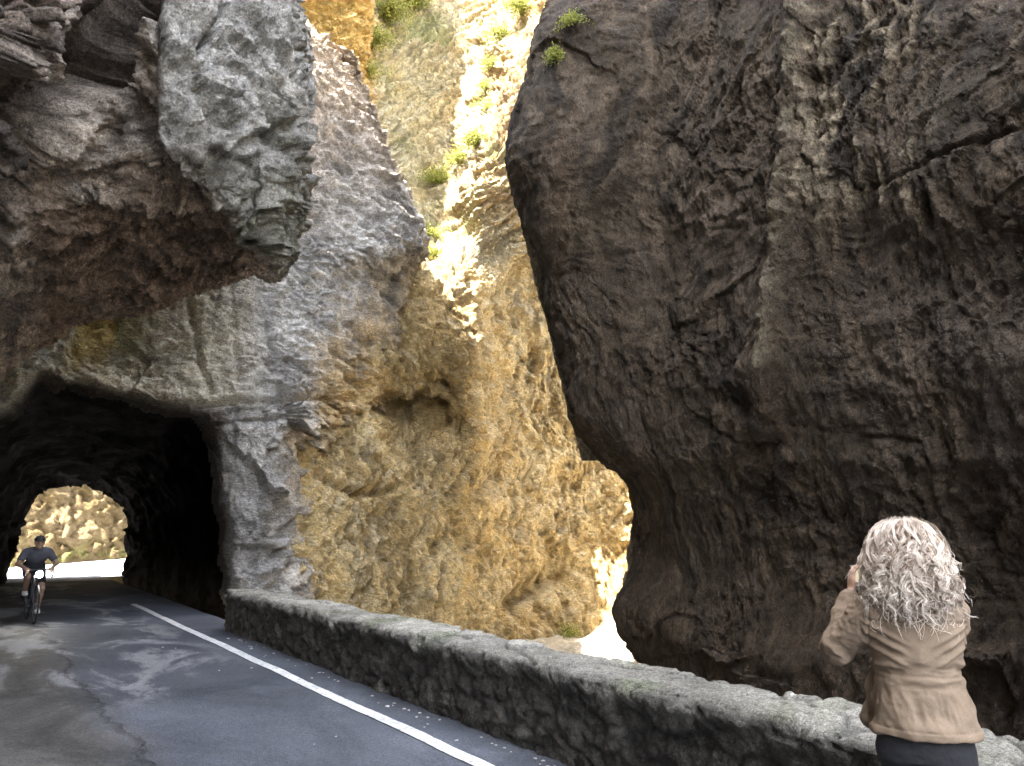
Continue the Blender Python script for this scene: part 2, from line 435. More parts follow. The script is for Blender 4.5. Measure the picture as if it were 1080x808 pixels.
    dk = jag * ss(0, .3, facets(q * 1.2, 155)[0]); c = mixc(c, (.06, .05, .045), np.clip(dk, 0, 1) * .8)
    c = mixc(c, (.62, .51, .38), slab * ss(.1, .5, fbm(q * np.array([1.6, .6, .8]), 4, 189)) * .7)
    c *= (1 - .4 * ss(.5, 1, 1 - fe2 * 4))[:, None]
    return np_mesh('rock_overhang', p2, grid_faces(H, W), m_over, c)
tag(build_over(), 'grey and brown block of rock overhanging the left lane', kind='structure')

# ------------------------------------------------------------------ cliff pierced by the tunnel
MOUTH = [(-260, 740), (-260, 570), (-120, 500), (0, 452), (46, 412), (80, 418), (112, 428), (160, 438), (200, 442), (214, 468), (224, 520), (230, 580), (236, 640), (238, 740)]
def build_left():
    sil = {-330: 335, -160: 345, -60: 356, 0: 367, 60: 380, 110: 394, 160: 413, 205: 428, 262: 450, 292: 424, 380: 416, 430: 392, 470: 345, 500: 333,
           560: 330, 620: 326, 690: 324}
    rows = []
    for v in sorted(sil):
        s = sil[v]
        us = [-500, -260, -100, 0, 80, 160, 235] + [235 + (s - 235) * t for t in (.3, .55, .8, .94, 1)]
        L = []
        for u in us:
            D = np.interp(u, [-500, -260, -100, 80, 240, 300, 350, 450], [15, 16.5, 17, 17.2, 17.4, 17.8, 18.7, 20.9])
            D += np.interp(v, [-330, -160, 0, 260, 380, 422, 440, 480, 690], [4.0, 2.2, .9, .15, 0, -.55, -.1, -.35, -.75])
            if u < 150: D += np.interp(v, [300, 380, 440], [.6, .3, -.5])
            if u > 236:
                k = (u - 235) / (s - 235); gd = np.interp(s, [320, 345, 392, 416, 450], [19.6, 20.6, 22.0, 22.4, 23])
                kk = max(0, (k - .5) / .5) ** 1.6 * np.interp(v, [262, 300, 690], [0, 1, 1]); D = D * (1 - kk) + (gd + .25) * kk
            L.append(P(u, v, D))
        D = np.interp(s, [240, 300, 350, 450], [17.4, 17.8, 18.7, 20.9])
        
        def low(q, m): return (q[0], q[1], min(q[2], m))
        dj = 3.6 if v > 280 else 1.6
        L.append(low(P(s - 4 + (12 if v > 280 else 0), v, D + dj + 1), 12)); L.append(low(P(s - 30, v, D + dj + 2), 8))
        rows.append(L)
    top = [(x * 1.12, y * 1.12 + 2, z + 9) for x, y, z in rows[0]]
    back = [(x, y + 8, z + 2) for x, y, z in top]
    rows = [back, top] + rows
    def cap(x, z):
        k = 14.5 + 1.6 * max(0, 4.5 - x); return min(z, k + .15 * (z - k)) if z > k else z
    rows = [[(x, y, cap(x, z)) for x, y, z in L] for L in rows]
    g = sheet(rows, .055, 60)
    H, W, _ = g.shape
    n = face_camera(g, grid_normals(g)).reshape(-1, 3); p = g.reshape(-1, 3)
    u, v = project(p)
    q = p + 1.0 * np.stack([fbm(p * .45, 3, 261), fbm(p * .45 + 9, 3, 262), fbm(p * .45 + 19, 3, 263)], 1)
    a = ss(270, 330, u + 25 * fbm(p * .5, 3, 240)) * (1 - ss(425, 470, v))          # crumpled ridged part
    pier = ss(422, 430, v)
    ql = p + .45 * np.stack([fbm(p * .8, 3, 264), fbm(p * .8 + 9, 3, 265), fbm(p * .8 + 19, 3, 266)], 1)
    tilt = np.stack([ql[:, 0] * .5, ql[:, 1] * .5, (ql[:, 2] + ql[:, 0] * .22) * 2.3], 1)
    lay = ridge(tilt, 5, 210, .55); lay2 = ridge(tilt * 2.3, 4, 215, .55)
    fc, fe = facets(q * np.array([.6, .6, .9]), 205); fc2, fe2 = facets(q * np.array([1.8, 1.8, 2.4]), 206)
    mid = fbm(q * 1.3, 5, 231); fine = ridge(p * np.array([3, 3, 4.5]), 5, 220, .55)
    vert = ridge(q * np.array([1.5, 1.5, .2]), 4, 225)
    fc3, _ = facets(q * np.array([4, 4, 6]), 207)
    d = .35 * fbm(q * .3, 3, 203) + .10 * fc + .04 * mid - .22 * np.abs(fbm(q * 1.1, 4, 208, .6)) + .09 * (fine - .5) + .035 * fc3
    d += a * (.30 * (lay - .5) + .20 * (lay2 - .5) + .05 * fc2)
    d += (1 - a) * (1 - pier) * (.12 * (vert - .5) + .05 * fc2)
    d += pier * (.28 * fc + .16 * fc2 + .16 * (ridge(q * np.array([.7, .7, 1.6]), 4, 228) - .5))
    pd, tt = polydist(u, v + 3 * fbm(p * 1.2, 3, 245), [(205, 428), (260, 422), (330, 421), (400, 421)])
    d -= .28 * np.exp(-(pd / 3.2) ** 2) * (1 - .6 * tt)
    pd, tt = polydist(u, v + 3 * fbm(p * 1.2, 3, 246), [(230, 448), (270, 444), (320, 440)]); d -= .12 * np.exp(-(pd / 2.5) ** 2)
    for pts, w, am in (([(200, 320), (212, 380), (222, 410)], 4, .2), ([(285, 340), (290, 390)], 3, .14), ([(246, 300), (250, 400)], 3, .1),
                       ([(232, 480), (240, 560), (246, 620)], 4, .2), ([(290, 470), (296, 600)], 3, .14)):
        pd, tt = polydist(u + 4 * fbm(p * 2, 3, 249), v, pts); d -= am * np.exp(-(pd / w) ** 2)
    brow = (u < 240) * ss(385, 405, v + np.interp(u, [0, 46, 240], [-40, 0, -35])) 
    p2 = p + n * d[:, None]
    c = lerp3((.37, .345, .32), (.60, .565, .52), ss(-.45, .45, fbm(p * .9, 4, 281)))
    c = mixc(c, (.70, .53, .37), ss(260, 20, v + 60 * fbm(p * .25, 3, 282)) * .85)      # warmer, yellower towards the top
    c = mixc(c, (.40, .31, .21), (1 - ss(230, 300, u)) * ss(-.1, .4, fbm(q * np.array([1.3, 1.3, .25]), 4, 283)) * .75)
    c = mixc(c, (.80, .72, .54), (1 - pier) * (1 - ss(200, 300, u)) * .85)  # face under the overhang coloured brighter, as if lit
    c = mixc(c, (.72, .66, .55), (1 - pier) * (1 - ss(300, 340, u)) * ss(.15, .45, fbm(q * np.array([2.0, 2.0, .2]), 4, 285)) * .6)
    un_ = u + 26 * fbm(p * 1.4, 4, 291); vn_ = v + 30 * fbm(p * 1.2 + 4, 4, 292)
    yel = ss(66, 84, un_) * (1 - ss(108, 130, un_)) * (1 - ss(375, 405, vn_)) * ss(300, 315, v); c = mixc(c, (.74, .54, .17), yel * .85)
    grn = ss(115, 125, u) * (1 - ss(140, 170, u)) * ss(310, 325, v) * (1 - ss(360, 400, v)); c = mixc(c, (.30, .31, .13), grn * .6)
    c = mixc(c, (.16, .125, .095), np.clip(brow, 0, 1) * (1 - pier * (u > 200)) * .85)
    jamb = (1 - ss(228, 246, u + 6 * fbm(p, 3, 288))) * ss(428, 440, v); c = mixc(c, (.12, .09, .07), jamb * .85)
    gold = ss(350, 470, v + (u - 330) * 1.0 + 45 * fbm(p * .6, 4, 290)) * ss(300, 350, u + 20 * fbm(p, 3, 293)); c = mixc(c, (.60, .42, .19), gold * .85)
    c = mixc(c, (.09, .08, .075), a * ss(.35, .05, lay) * .5)
    c = mixc(c, (.20, .19, .185), ss(.15, .5, fbm(q * np.array([.7, .7, 1.2]), 4, 287)) * .5)
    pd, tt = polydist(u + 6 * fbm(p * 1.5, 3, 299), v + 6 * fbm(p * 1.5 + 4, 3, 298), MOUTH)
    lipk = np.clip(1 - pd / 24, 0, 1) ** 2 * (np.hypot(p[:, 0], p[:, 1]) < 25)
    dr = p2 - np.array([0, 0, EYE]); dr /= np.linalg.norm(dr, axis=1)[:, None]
    p2 = p2 + dr * (1.2 * lipk)[:, None]; c = mixc(c, (.05, .04, .033), np.clip(lipk * 1.8, 0, 1) * .85)  # mouth rim darkened in colour, carrying the bore's shade outward
    f = grid_faces(H, W)
    hole = inpoly(u + 6 * fbm(p * 1.5, 3, 299), v + 6 * fbm(p * 1.5 + 4, 3, 298), MOUTH) & (np.hypot(p[:, 0], p[:, 1]) < 25)
    f = f[~hole[f].any(1)]
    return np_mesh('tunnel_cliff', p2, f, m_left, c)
tag(build_left(), 'grey ridged cliff over the road tunnel and its rock pier', kind='structure')

# ------------------------------------------------------------------ sunlit back wall of the gorge
def build_back():
    US = [300, 340, 378, 393, 420, 450, 480, 497, 510, 540, 580, 630, 680, 740]
    M = {
     -330: [31, 31, 32, 40, 42, 43, 43, 42, 41, 40, 40, 40, 40, 40],
     -160: [28, 28, 29, 36, 38, 39, 39, 38.8, 38.4, 37.2, 35.2, 35, 35, 36],
     -60: [26, 26, 27, 33, 35, 36, 36, 35.8, 35.4, 34.2, 31.6, 31.5, 32, 33],
     0: [25, 25, 26, 32, 33.5, 34.2, 34.2, 34, 33.6, 31.4, 28.6, 29.5, 30, 31],
     60: [25, 25, 25.5, 31, 32.5, 33, 33, 32.7, 31.8, 28.2, 28.8, 29.5, 29, 31],
     110: [24.5, 24.5, 25, 30, 31.5, 32, 31.8, 31.0, 28.8, 27.0, 27.9, 29, 29, 31],
     160: [24, 24, 25, 29, 30.5, 31, 30.5, 28.2, 26.3, 26.6, 27.6, 28.6, 29, 31],
     200: [24, 24, 24.5, 28, 29.5, 29.7, 28.2, 26.7, 25.9, 26.5, 27.6, 28.6, 29, 31],
     240: [23.5, 23.5, 24, 26.3, 27.4, 27.8, 27.3, 26.9, 26.2, 26.8, 27.8, 28.8, 29.5, 31],
     270: [23, 23, 23.4, 24.4, 25.2, 25.6, 25.7, 26, 26.6, 27.2, 28, 29, 30, 31],
     300: [21.4, 21.8, 22.2, 22.7, 23.0, 23.4, 24.0, 25, 26.2, 28, 28.8, 29.6, 30.4, 31],
     350: [20.5, 21, 21.6, 22.1, 22.5, 22.8, 23.2, 24, 26.2, 28.6, 29.4, 30, 30.6, 31],
     400: [20, 20.6, 21.3, 22.0, 22.8, 23.2, 23.4, 24, 26.2, 28.8, 29.6, 30.2, 30.7, 31],
     440: [20, 20.4, 21.2, 22.2, 23.9, 24.2, 23.7, 24, 26.2, 28.7, 29.6, 30.2, 30.7, 31],
     480: [19.8, 20.2, 21, 21.8, 22.7, 23.0, 23.3, 23.8, 26.2, 28.5, 29.5, 30.2, 30.6, 31],
     520: [19.7, 20, 20.8, 21.4, 22.1, 22.6, 23.2, 24.2, 25.9, 28.2, 29.4, 30.2, 30.4, 30],
      570: [19.7, 20, 20.7, 21.4, 22.2, 23, 24, 25, 26.2, 28, 29.2, 30.0, 30.2, 30],
     620: [19.7, 20, 20.7, 21.4, 22.2, 23, 24, 25, 26, 27.6, 28.8, 29.6, 29.6, 29],
     668: [19.7, 20, 20.7, 21.4, 22.2, 23, 24, 25, 25.9, 27.2, 28.2, 28.6, 28.6, 28]}
    rows = []
    for v in sorted(M):
        L = [P(u, v, D) for u, D in zip(US, M[v])]
        x, y, z = L[0]; L = [(x + 2.5, y + 9, z)] + L
        x, y, z = L[-1]; L = L + [(x + 5, y - 4, z), (x + 9, y - 12, z)]
        rows.append(L)
    top = [(x, y + 3, z + 5) for x, y, z in rows[0]]; back = [(x, y + 14, z + 5) for x, y, z in top]
    rows = [back, top] + rows
    rows.append([(x, y - .2, -3.4) for x, y, z in rows[-1]])
    g = sheet(rows, .07, 70)
    H, W, _ = g.shape
    n = face_camera(g, grid_normals(g)).reshape(-1, 3); p = g.reshape(-1, 3)
    u, v = project(p)
    q = p + 1.8 * np.stack([fbm(p * .28, 4, 361), fbm(p * .28 + 9, 4, 362), fbm(p * .28 + 19, 4, 363)], 1)
    up = 1 - ss(240, 330, v)
    ql = p + .75 * np.stack([fbm(p * .45, 4, 371), fbm(p * .45 + 9, 4, 372), fbm(p * .45 + 19, 4, 373)], 1)
    sl_ = 1.0 + .5 * fbm(p * .08, 2, 374)
    ac = ql[:, 2] - sl_ * (ql[:, 0] - 16) * .95
    al = ql[:, 2] * .6 + (ql[:, 0] - 16) * .8
    dip = np.stack([al * .24, ql[:, 1] * .3, ac * 1.9], 1)
    lay = ridge(dip, 5, 310, .6); lay2 = ridge(dip * np.array([2.2, 2.2, 3.1]) + 4, 4, 315, .6)
    sw = p + 1.5 * np.stack([fbm(p * .5, 4, 391), fbm(p * .5 + 9, 4, 392), fbm(p * .5 + 19, 4, 393)], 1)
    swirl = ridge(np.stack([sw[:, 0] * 1.7, sw[:, 1] * .9, sw[:, 2] * .38], 1), 5, 320, .6)
    sw2 = ridge(np.stack([sw[:, 0] * 3.4, sw[:, 1] * 1.8, sw[:, 2] * .9], 1), 4, 328, .6)
    fc, fe = facets(q * .5, 305); fc2, fe2 = facets(q * 1.5, 306)
    mid = fbm(q * .9, 5, 331); fine = ridge(p * 2.6, 5, 340, .58)
    vert = ridge(q * np.array([1.0, 1.0, .22]), 4, 325)
    fc3, _ = facets(q * 3.2, 307)
    d = .6 * fbm(q * .2, 3, 303) + .05 * fc3 - .16 * np.abs(fbm(sw * .45, 4, 308, .55)) * (1 - up) + .14 * fc * (1 - .6 * up) + .05 * fc2 + .08 * mid + .12 * (fine - .5)
    d += up * (.46 * (lay - .5) + .22 * (lay2 - .5)) + (1 - up) * (.24 * (swirl - .5) + .12 * (sw2 - .5) + .34 * (vert - .5))
    for pts, w, am in (([(405, 425), (430, 432), (455, 430)], 9, .8), ([(466, 408), (476, 412)], 7, .7), ([(436, 462), (440, 478)], 7, .6),
                       ([(540, 640), (565, 622), (590, 604)], 9, .7), ([(560, 366), (562, 392)], 4, .4), ([(335, 500), (380, 520), (420, 512)], 5, .4),
                       ([(497, 300), (500, 350), (500, 400), (497, 440)], 4, .5), ([(575, 560), (590, 600), (598, 640)], 5, .35),
                       ([(520, 500), (500, 540), (490, 580)], 5, .4)):
        pd, tt = polydist(u + 8 * fbm(p * .9, 3, 349), v + 8 * fbm(p * .9 + 3, 3, 348), pts); d -= am * np.exp(-(pd / w) ** 2)
    p2 = p + n * d[:, None]
    c = lerp3((.66, .465, .20), (.76, .59, .32), ss(-.4, .4, fbm(q * .6, 5, 381)))
    c = mixc(c, (.46, .31, .125), ss(.05, .4, fbm(q * np.array([.5, .5, .25]), 4, 382)) * .6)
    c = mixc(c, (.66, .58, .40), up * ss(392, 405, u) * ss(-.3, .3, fbm(q * .4, 4, 383)) * .75)
    c = mixc(c, (.55, .36, .16), up * ss(.0, .35, fbm(dip * np.array([1, 1, .6]) + 31, 4, 384)) * .6)
    c = mixc(c, (.70, .66, .55), up * ss(.68, .85, lay) * .6)
    c = mixc(c, (.25, .165, .065), (1 - ss(.34, .52, swirl)) * (1 - up) * .7)
    c = mixc(c, (.24, .19, .10), (1 - ss(.30, .48, lay)) * up * .65)  # relief shading put into the colour: bed hollows dark, crests pale
    c = mixc(c, (.74, .62, .40), (1 - up) * ss(.58, .82, sw2) * .7)
    c = mixc(c, (.56, .50, .28), up * ss(392, 405, u) * (1 - ss(440, 520, u)) * .4)
    og = up * (1 - ss(386, 396, u)); c = mixc(c, (.58, .36, .09), og * .85)
    cb = ss(505, 520, u) * ss(60, 85, v + (u - 540) * -.9) * (1 - ss(220, 250, v)); c = mixc(c, (.40, .27, .13), cb * .8)
    cave = ss(395, 415, u) * (1 - ss(496, 504, u)) * ss(262, 290, v) * (1 - ss(440, 520, v)); c = mixc(c, (.42, .28, .11), cave * .5)
    c = mixc(c, (.58, .50, .36), (1 - up) * ss(.2, .5, fbm(q * .8 + 3, 4, 385)) * .5)
    c = mixc(c, (.13, .10, .065), ss(.6, .85, lay2 * ss(-.2, .3, mid)) * .35)
    gr = ss(.12, .4, fbm(p * .35, 4, 386)) * ss(400, 430, u) * (1 - ss(250, 300, v)); c = mixc(c, (.22, .27, .07), gr * .45)
    return np_mesh('canyon_wall', p2, grid_faces(H, W), m_gold, c)
tag(build_back(), 'sunlit golden limestone wall closing the bend of the gorge', kind='structure')

# ------------------------------------------------------------------ tunnel bore
def build_tunnel():
    def fix(pts, Y, grow, cx, zc):
        o = np.array([PY(u, v, Y) for u, v in pts]); o = o[:, [0, 2]]
        o = o + grow * (o - [cx, zc]) / np.maximum(.3, np.linalg.norm(o - [cx, zc], axis=1))[:, None]
        t = np.r_[0, np.cumsum(np.linalg.norm(np.diff(o, axis=0), axis=1))]
        s = np.linspace(0, t[-1], 130)
        return np.stack([np.interp(s, t, o[:, 0]), np.interp(s, t, o[:, 1])], 1)
    a = fix([(-150, 740), (-150, 560), (-90, 490), (0, 444), (46, 404), (80, 412), (112, 424), (160, 436), (200, 440), (214, 468), (224, 520), (230, 580), (236, 640), (238, 740)], 16.4, 1.0, 2.0, 1.6)
    b = fix([(-4, 640), (2, 600), (10, 575), (22, 545), (36, 518), (58, 511), (96, 512), (112, 520), (126, 532), (134, 553), (132, 585), (129, 608), (129, 640)], 33.0, 0, 2.4, 1.5)
    Ys = np.r_[17.88, np.linspace(17.9, 33, 150)]
    g = []
    for Y in Ys:
        t = (Y - 17.9) / 15.1; t = max(t, 0)
        w = ss(0, 1, np.array([t]))[0] if False else min(1, t * 1.25) if t < .8 else 1
        s = a * (1 - w) + b * w
        if t < .8:   # keep the bore a little wider than the exit portal until it closes on it
            s = s + (1 - w) * 0
        if Y < 17.89:
            s = s + 3.0 * (s - [2.0, 1.6]) / np.linalg.norm(s - [2.0, 1.6], axis=1)[:, None]; s[:, 0] = np.minimum(s[:, 0], 5.35)
        g.append(np.c_[s[:, 0], np.full(130, Y), s[:, 1]])
    g = np.array(g, np.float32)
    H, W, _ = g.shape
    n = grid_normals(g)
    ctr = np.array([2.2, 25, 1.8], np.float32); ctrv = np.stack([np.full((H, W), 2.2), g[..., 1], np.full((H, W), 1.7)], -1)
    if np.median((n * (ctrv - g)).sum(2)) < 0: n = -n
    p = g.reshape(-1, 3); n = n.reshape(-1, 3)
    fc, fe = facets(p * 1.1, 405); fc2, _ = facets(p * 2.6, 406)
    d = .16 * fc + .10 * fc2 + .12 * fbm(p * .8, 4, 407)
    d *= ss(-.05, .6, np.abs(p[:, 1] - 17.9)) 
    p2 = p + n * d[:, None]
    c = lerp3((.003, .0026, .0022), (.008, .0066, .0055), ss(-.4, .4, fbm(p, 4, 481)))  # rock coloured near black for the darkness inside the bore
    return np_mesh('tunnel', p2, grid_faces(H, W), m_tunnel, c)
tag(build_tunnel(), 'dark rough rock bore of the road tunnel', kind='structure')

# wall beyond the tunnel, in the sun
def build_outer():
    base = [(-14, 38.5), (-6, 38), (-1, 37.8), (.4, 37.8), (3, 37.9), (5.3, 38.1), (9, 38.6), (14, 40)]
    rows = []
    for z, k in ((14, 3.0), (9, 1.6), (5, .6), (3, .3), (1.2, 0), (-.9, -.3)):
        rows.append([(x + .5 * k, y + .85 * k, z) for x, y in base])
    g = sheet(rows, .1, 50); H, W, _ = g.shape
    n = face_camera(g, grid_normals(g)).reshape(-1, 3); p = g.reshape(-1, 3)
    q = p + .8 * np.stack([fbm(p * .5, 3, 461), fbm(p * .5 + 9, 3, 462), fbm(p * .5 + 19, 3, 463)], 1)
    fc, _ = facets(q * np.array([.9, .9, .6]), 465); fc2, _ = facets(q * 2.0, 466)
    d = .2 * fc + .12 * fc2 + .3 * (ridge(q * np.array([1.6, 1.6, .8]), 5, 467, .65) - .5)
    c = lerp3((.17, .118, .05), (.26, .195, .105), ss(-.4, .4, fbm(q * 1.2, 4, 482)))
    c = mixc(c, (.20, .20, .06), (1 - ss(.5, 1.7, p[:, 2])) * ss(-.1, .3, fbm(p * 2, 3, 483)) * .7)
    return np_mesh('roadside_cliff', p + n * d[:, None], grid_faces(H, W), m_gold, c)
tag(build_outer(), 'sunlit ochre cliff beyond the far end of the tunnel', kind='structure')

# ------------------------------------------------------------------ unseen cliffs beside and behind the viewpoint, added to block light
def big_cliff(name, label, base, heights, res, seed, amp=1.0):
    rows = [[(x + dx, y + dy, z) for x, y in base] for z, dx, dy in heights]
    rows = [[(x, y, min(z, 46 if y < 9 else max(22, 46 - 4.5 * (y - 9)))) for x, y, z in L] for L in rows]
    g = sheet(rows, res, 60); H, W, _ = g.shape
    n = face_camera(g, grid_normals(g)).reshape(-1, 3); p = g.reshape(-1, 3)
    fc, _ = facets(p * .35, seed); d = amp * (.7 * fc + .6 * fbm(p * .3, 5, seed + 1))
    c = lerp3((.20, .165, .13), (.33, .29, .24), ss(-.4, .4, fbm(p * .5, 4, seed + 2)))
    return tag(np_mesh(name, p + n * d[:, None], grid_faces(H, W), m_over, c), label, kind='structure')
big_cliff('roadside_cliff', 'unseen brown limestone cliff along the left road edge, shaped to shade the gorge',
          [(-2.6, 19), (-3.2, 14), (-3.6, 8), (-3.8, 2), (-4.2, -3), (-8, -6), (-14, -8)],
          [(46, -2, 0), (26, 1.0, 0), (14, 1.6, 0), (8, 1.2, 0), (5, .7, 0), (2, .2, 0), (-.5, 0, 0)], .3, 501, .6)  # height and lean chosen to keep sun off the road and right wall
big_cliff('added_back_cliff', 'unseen limestone cliff added behind the viewpoint to hold back skylight',
          [(-26, -16), (-14, -22), (-4, -27), (4, -28), (12, -27), (22, -21)],
          [(7, 0, -1), (5, 0, 0), (2, 0, 0), (-4, 0, -.5)], .6, 521, 1.0)  # invented mass, darkens the near gorge from behind
#@@END_TERRAIN

#@@GROUND
# ------------------------------------------------------------------ gorge floor, road
def build_floor():
    nx, ny = 200, 260
    xs = np.linspace(3.9, 30, nx); ys = np.linspace(-20, 34, ny)
    X, Y = np.meshgrid(xs, ys); p = np.stack([X, Y, np.zeros_like(X)], -1).reshape(-1, 3).astype(np.float32)
    f1, f2, q, idd = worley(p * np.array([1.6, 1.6, 1]), 601)
    z = -2.25 + .35 * fbm(p * .3, 4, 602) + .22 * np.clip(.6 - f1, 0, 1) + .06 * fbm(p * 3, 3, 603)
    z += .55 * ss(24, 28, np.hypot(p[:, 0], p[:, 1])) * ss(4, 10, p[:, 0]) * .4
    z -= 1.2 * (1 - ss(4.3, 6, p[:, 0])) * (1 - ss(10, 14, p[:, 1]))
    z += 1.0 * np.clip(p[:, 0] - 15.2, 0, 10) * (1 - ss(18.0, 21.0, p[:, 1])) * ss(4, 8, p[:, 1])  # hidden bank added behind the right wall to bounce sun onto the back wall
    p[:, 2] = z
    c = lerp3((.60, .53, .39), (.74, .66, .52), ss(-.4, .4, fbm(p * 1.5, 4, 604)))
    return np_mesh('ground', p, grid_faces(ny, nx), m_gold, c)
tag(build_floor(), kind='structure')

def road_mat():
    m, nt, b = mat_new('worn_asphalt')
    pos = N(nt, 'ShaderNodeNewGeometry').outputs['Position']
    sep = N(nt, 'ShaderNodeSeparateXYZ'); nt.links.new(pos, sep.inputs[0])
    n_big = noise_node(nt, pos, .55, 5, .55).outputs['Fac']
    st = mapping(nt, pos, (1, .45, 1))
    n_pat = noise_node(nt, st, .95, 7, .62, .6).outputs['Fac']
    n_mid = noise_node(nt, pos, 6, 7, .65).outputs['Fac']
    n_fine = noise_node(nt, pos, 90, 4, .7).outputs['Fac']
    vo = N(nt, 'ShaderNodeTexVoronoi'); vo.inputs['Scale'].default_value = 130; nt.links.new(pos, vo.inputs['Vector'])
    new = mix(nt, (.042, .046, .056), (.068, .073, .085), ramp(nt, n_big, [(.35, 0), (.65, 1)]))
    old = mix(nt, (.034, .033, .032), (.080, .076, .072), ramp(nt, n_pat, [(.36, 0), (.64, 1)]))
    # the newer blue-black surfacing lies right of a wandering joint
    jx = math_n(nt, 'ADD', math_n(nt, 'MULTIPLY', math_n(nt, 'SUBTRACT', n_big, .5), .9), math_n(nt, 'MULTIPLY', math_n(nt, 'SUBTRACT', n_mid, .5), .12))
    x = math_n(nt, 'ADD', sep.outputs[0], jx)
    side = ramp(nt, math_n(nt, 'SUBTRACT', x, .55, True), [(0, 0), (.30, 0), (.80, 1)])
    y_out = math_n(nt, 'GREATER_THAN', sep.outputs[1], 30)
    c = mix(nt, old, new, side)
    # dusty pale stains
    stn = ramp(nt, n_pat, [(.50, 0), (.57, 1)])
    yz = ramp(nt, math_n(nt, 'DIVIDE', sep.outputs[1], 20, True), [(.40, 0), (.47, 1)])
    xz = ramp(nt, math_n(nt, 'DIVIDE', sep.outputs[0], 4, True), [(.60, 1), (.78, 0)])
    stf = math_n(nt, 'MULTIPLY', math_n(nt, 'MULTIPLY', stn, yz), xz)
    c = mix(nt, c, (.155, .155, .16), math_n(nt, 'MULTIPLY', stf, .85))
    # the joint itself
    jd = math_n(nt, 'ABSOLUTE', math_n(nt, 'SUBTRACT', x, 1.12))
    jl = ramp(nt, jd, [(.0, 1), (.035, 0)])
    c = mix(nt, c, (.025, .024, .024), math_n(nt, 'MULTIPLY', jl, .3))
    c = mix(nt, c, (.27, .27, .28), y_out)  # road past the tunnel coloured paler, as if sunlit
    n_gr = noise_node(nt, pos, 34, 5, .8).outputs['Fac']
    c = mix(nt, c, ramp(nt, n_gr, [(.28, .55), (.72, 1.5)]), 1.0, 'MULTIPLY')
    c = mix(nt, c, ramp(nt, n_fine, [(.25, .4), (.75, 1.7)]), 1.0, 'MULTIPLY')
    c = mix(nt, c, ramp(nt, n_pat, [(.3, .72), (.7, 1.3)]), 1.0, 'MULTIPLY')
    c = mix(nt, c, ramp(nt, n_mid, [(.3, .82), (.7, 1.18)]), 1.0, 'MULTIPLY')
    nt.links.new(c, b.inputs['Base Color'])
    nt.links.new(ramp(nt, n_mid, [(.3, .62), (.7, .9)]), b.inputs['Roughness'])
    b.inputs['Specular IOR Level'].default_value = .12
    nb = bump(nt, vo.outputs['Distance'], .006, .7); nb = bump(nt, jl, -.02, 1, nb); nb = bump(nt, n_mid, .02, .5, nb)
    nt.links.new(nb, b.inputs['Normal'])
    return m
m_road = road_mat()
def build_road():
    xs = np.linspace(-6, 4.0, 90); ys = np.linspace(-20, 33.4, 420)
    X, Y = np.meshgrid(xs, ys); p = np.stack([X, Y, np.zeros_like(X)], -1).reshape(-1, 3).astype(np.float32)
    p[:, 2] = .02 * fbm(p * .5, 3, 611) + .006 * fbm(p * 2.5, 3, 612)
    o = np_mesh('road', p, grid_faces(420, 90), m_road)
    xs = np.linspace(-6, 26, 60); ys = np.linspace(33.3, 62, 60)
    return tag(o, kind='structure')
build_road()
def build_road2():
    xs = np.linspace(-6, 24, 60); ys = np.linspace(32.6, 56, 60)
    X, Y = np.meshgrid(xs, ys); p = np.stack([X, Y, -.03 + (Y > 33) * np.clip(.06 * (X - 1.6) + .05 * (Y - 33), -.25, .6) * ss(33, 35.5, Y)], -1).reshape(-1, 3).astype(np.float32)
    return tag(np_mesh('road', p, grid_faces(60, 60), m_road), kind='structure')
build_road2()
def build_terrain():
    v = [(-400, -400, -6), (400, -400, -6), (400, 400, -6), (-400, 400, -6)]
    c = np.tile(np.array([[.3, .26, .2]], np.float32), (4, 1))
    return tag(np_mesh('terrain', v, [[0, 1, 2, 3]], m_gold, c), kind='structure')
build_terrain()

# edge line: a painted strip 4 mm above the road
def paint_mat():
    m, nt, b = mat_new('road_paint')
    pos = N(nt, 'ShaderNodeNewGeometry').outputs['Position']
    n = noise_node(nt, pos, 22, 8, .75).outputs['Fac']; n2 = noise_node(nt, pos, 3, 5, .6).outputs['Fac']
    c = mix(nt, (.50, .50, .49), (.10, .10, .11), ramp(nt, n, [(.50, 0), (.66, 1)]))
    c = mix(nt, c, ramp(nt, n2, [(.3, .72), (.7, 1.05)]), 1.0, 'MULTIPLY')
    nt.links.new(c, b.inputs['Base Color']); b.inputs['Roughness'].default_value = .75
    return m
def build_line():
    ys = np.linspace(-12, 19.6, 700); e = .006 * fbm(np.c_[ys * 6, ys * 0, ys * 0], 3, 621); e2 = .006 * fbm(np.c_[ys * 6, ys * 0 + 5, ys * 0], 3, 622)  # line cut short inside the tunnel in place of darkness
    xs = [np.full_like(ys, 3.03) + e, np.full_like(ys, 3.095), np.full_like(ys, 3.155) + e2]
    p = np.stack([np.stack([x, ys, np.zeros_like(ys)], -1) for x in xs], 1).reshape(-1, 3).astype(np.float32)
    p[:, 2] = .02 * fbm(p * .5, 3, 611) + .006 * fbm(p * 2.5, 3, 612) + .008
    return tag(np_mesh('edge_line', p, grid_faces(700, 3), paint_mat()), kind='structure')
build_line()
#@@END_GROUND

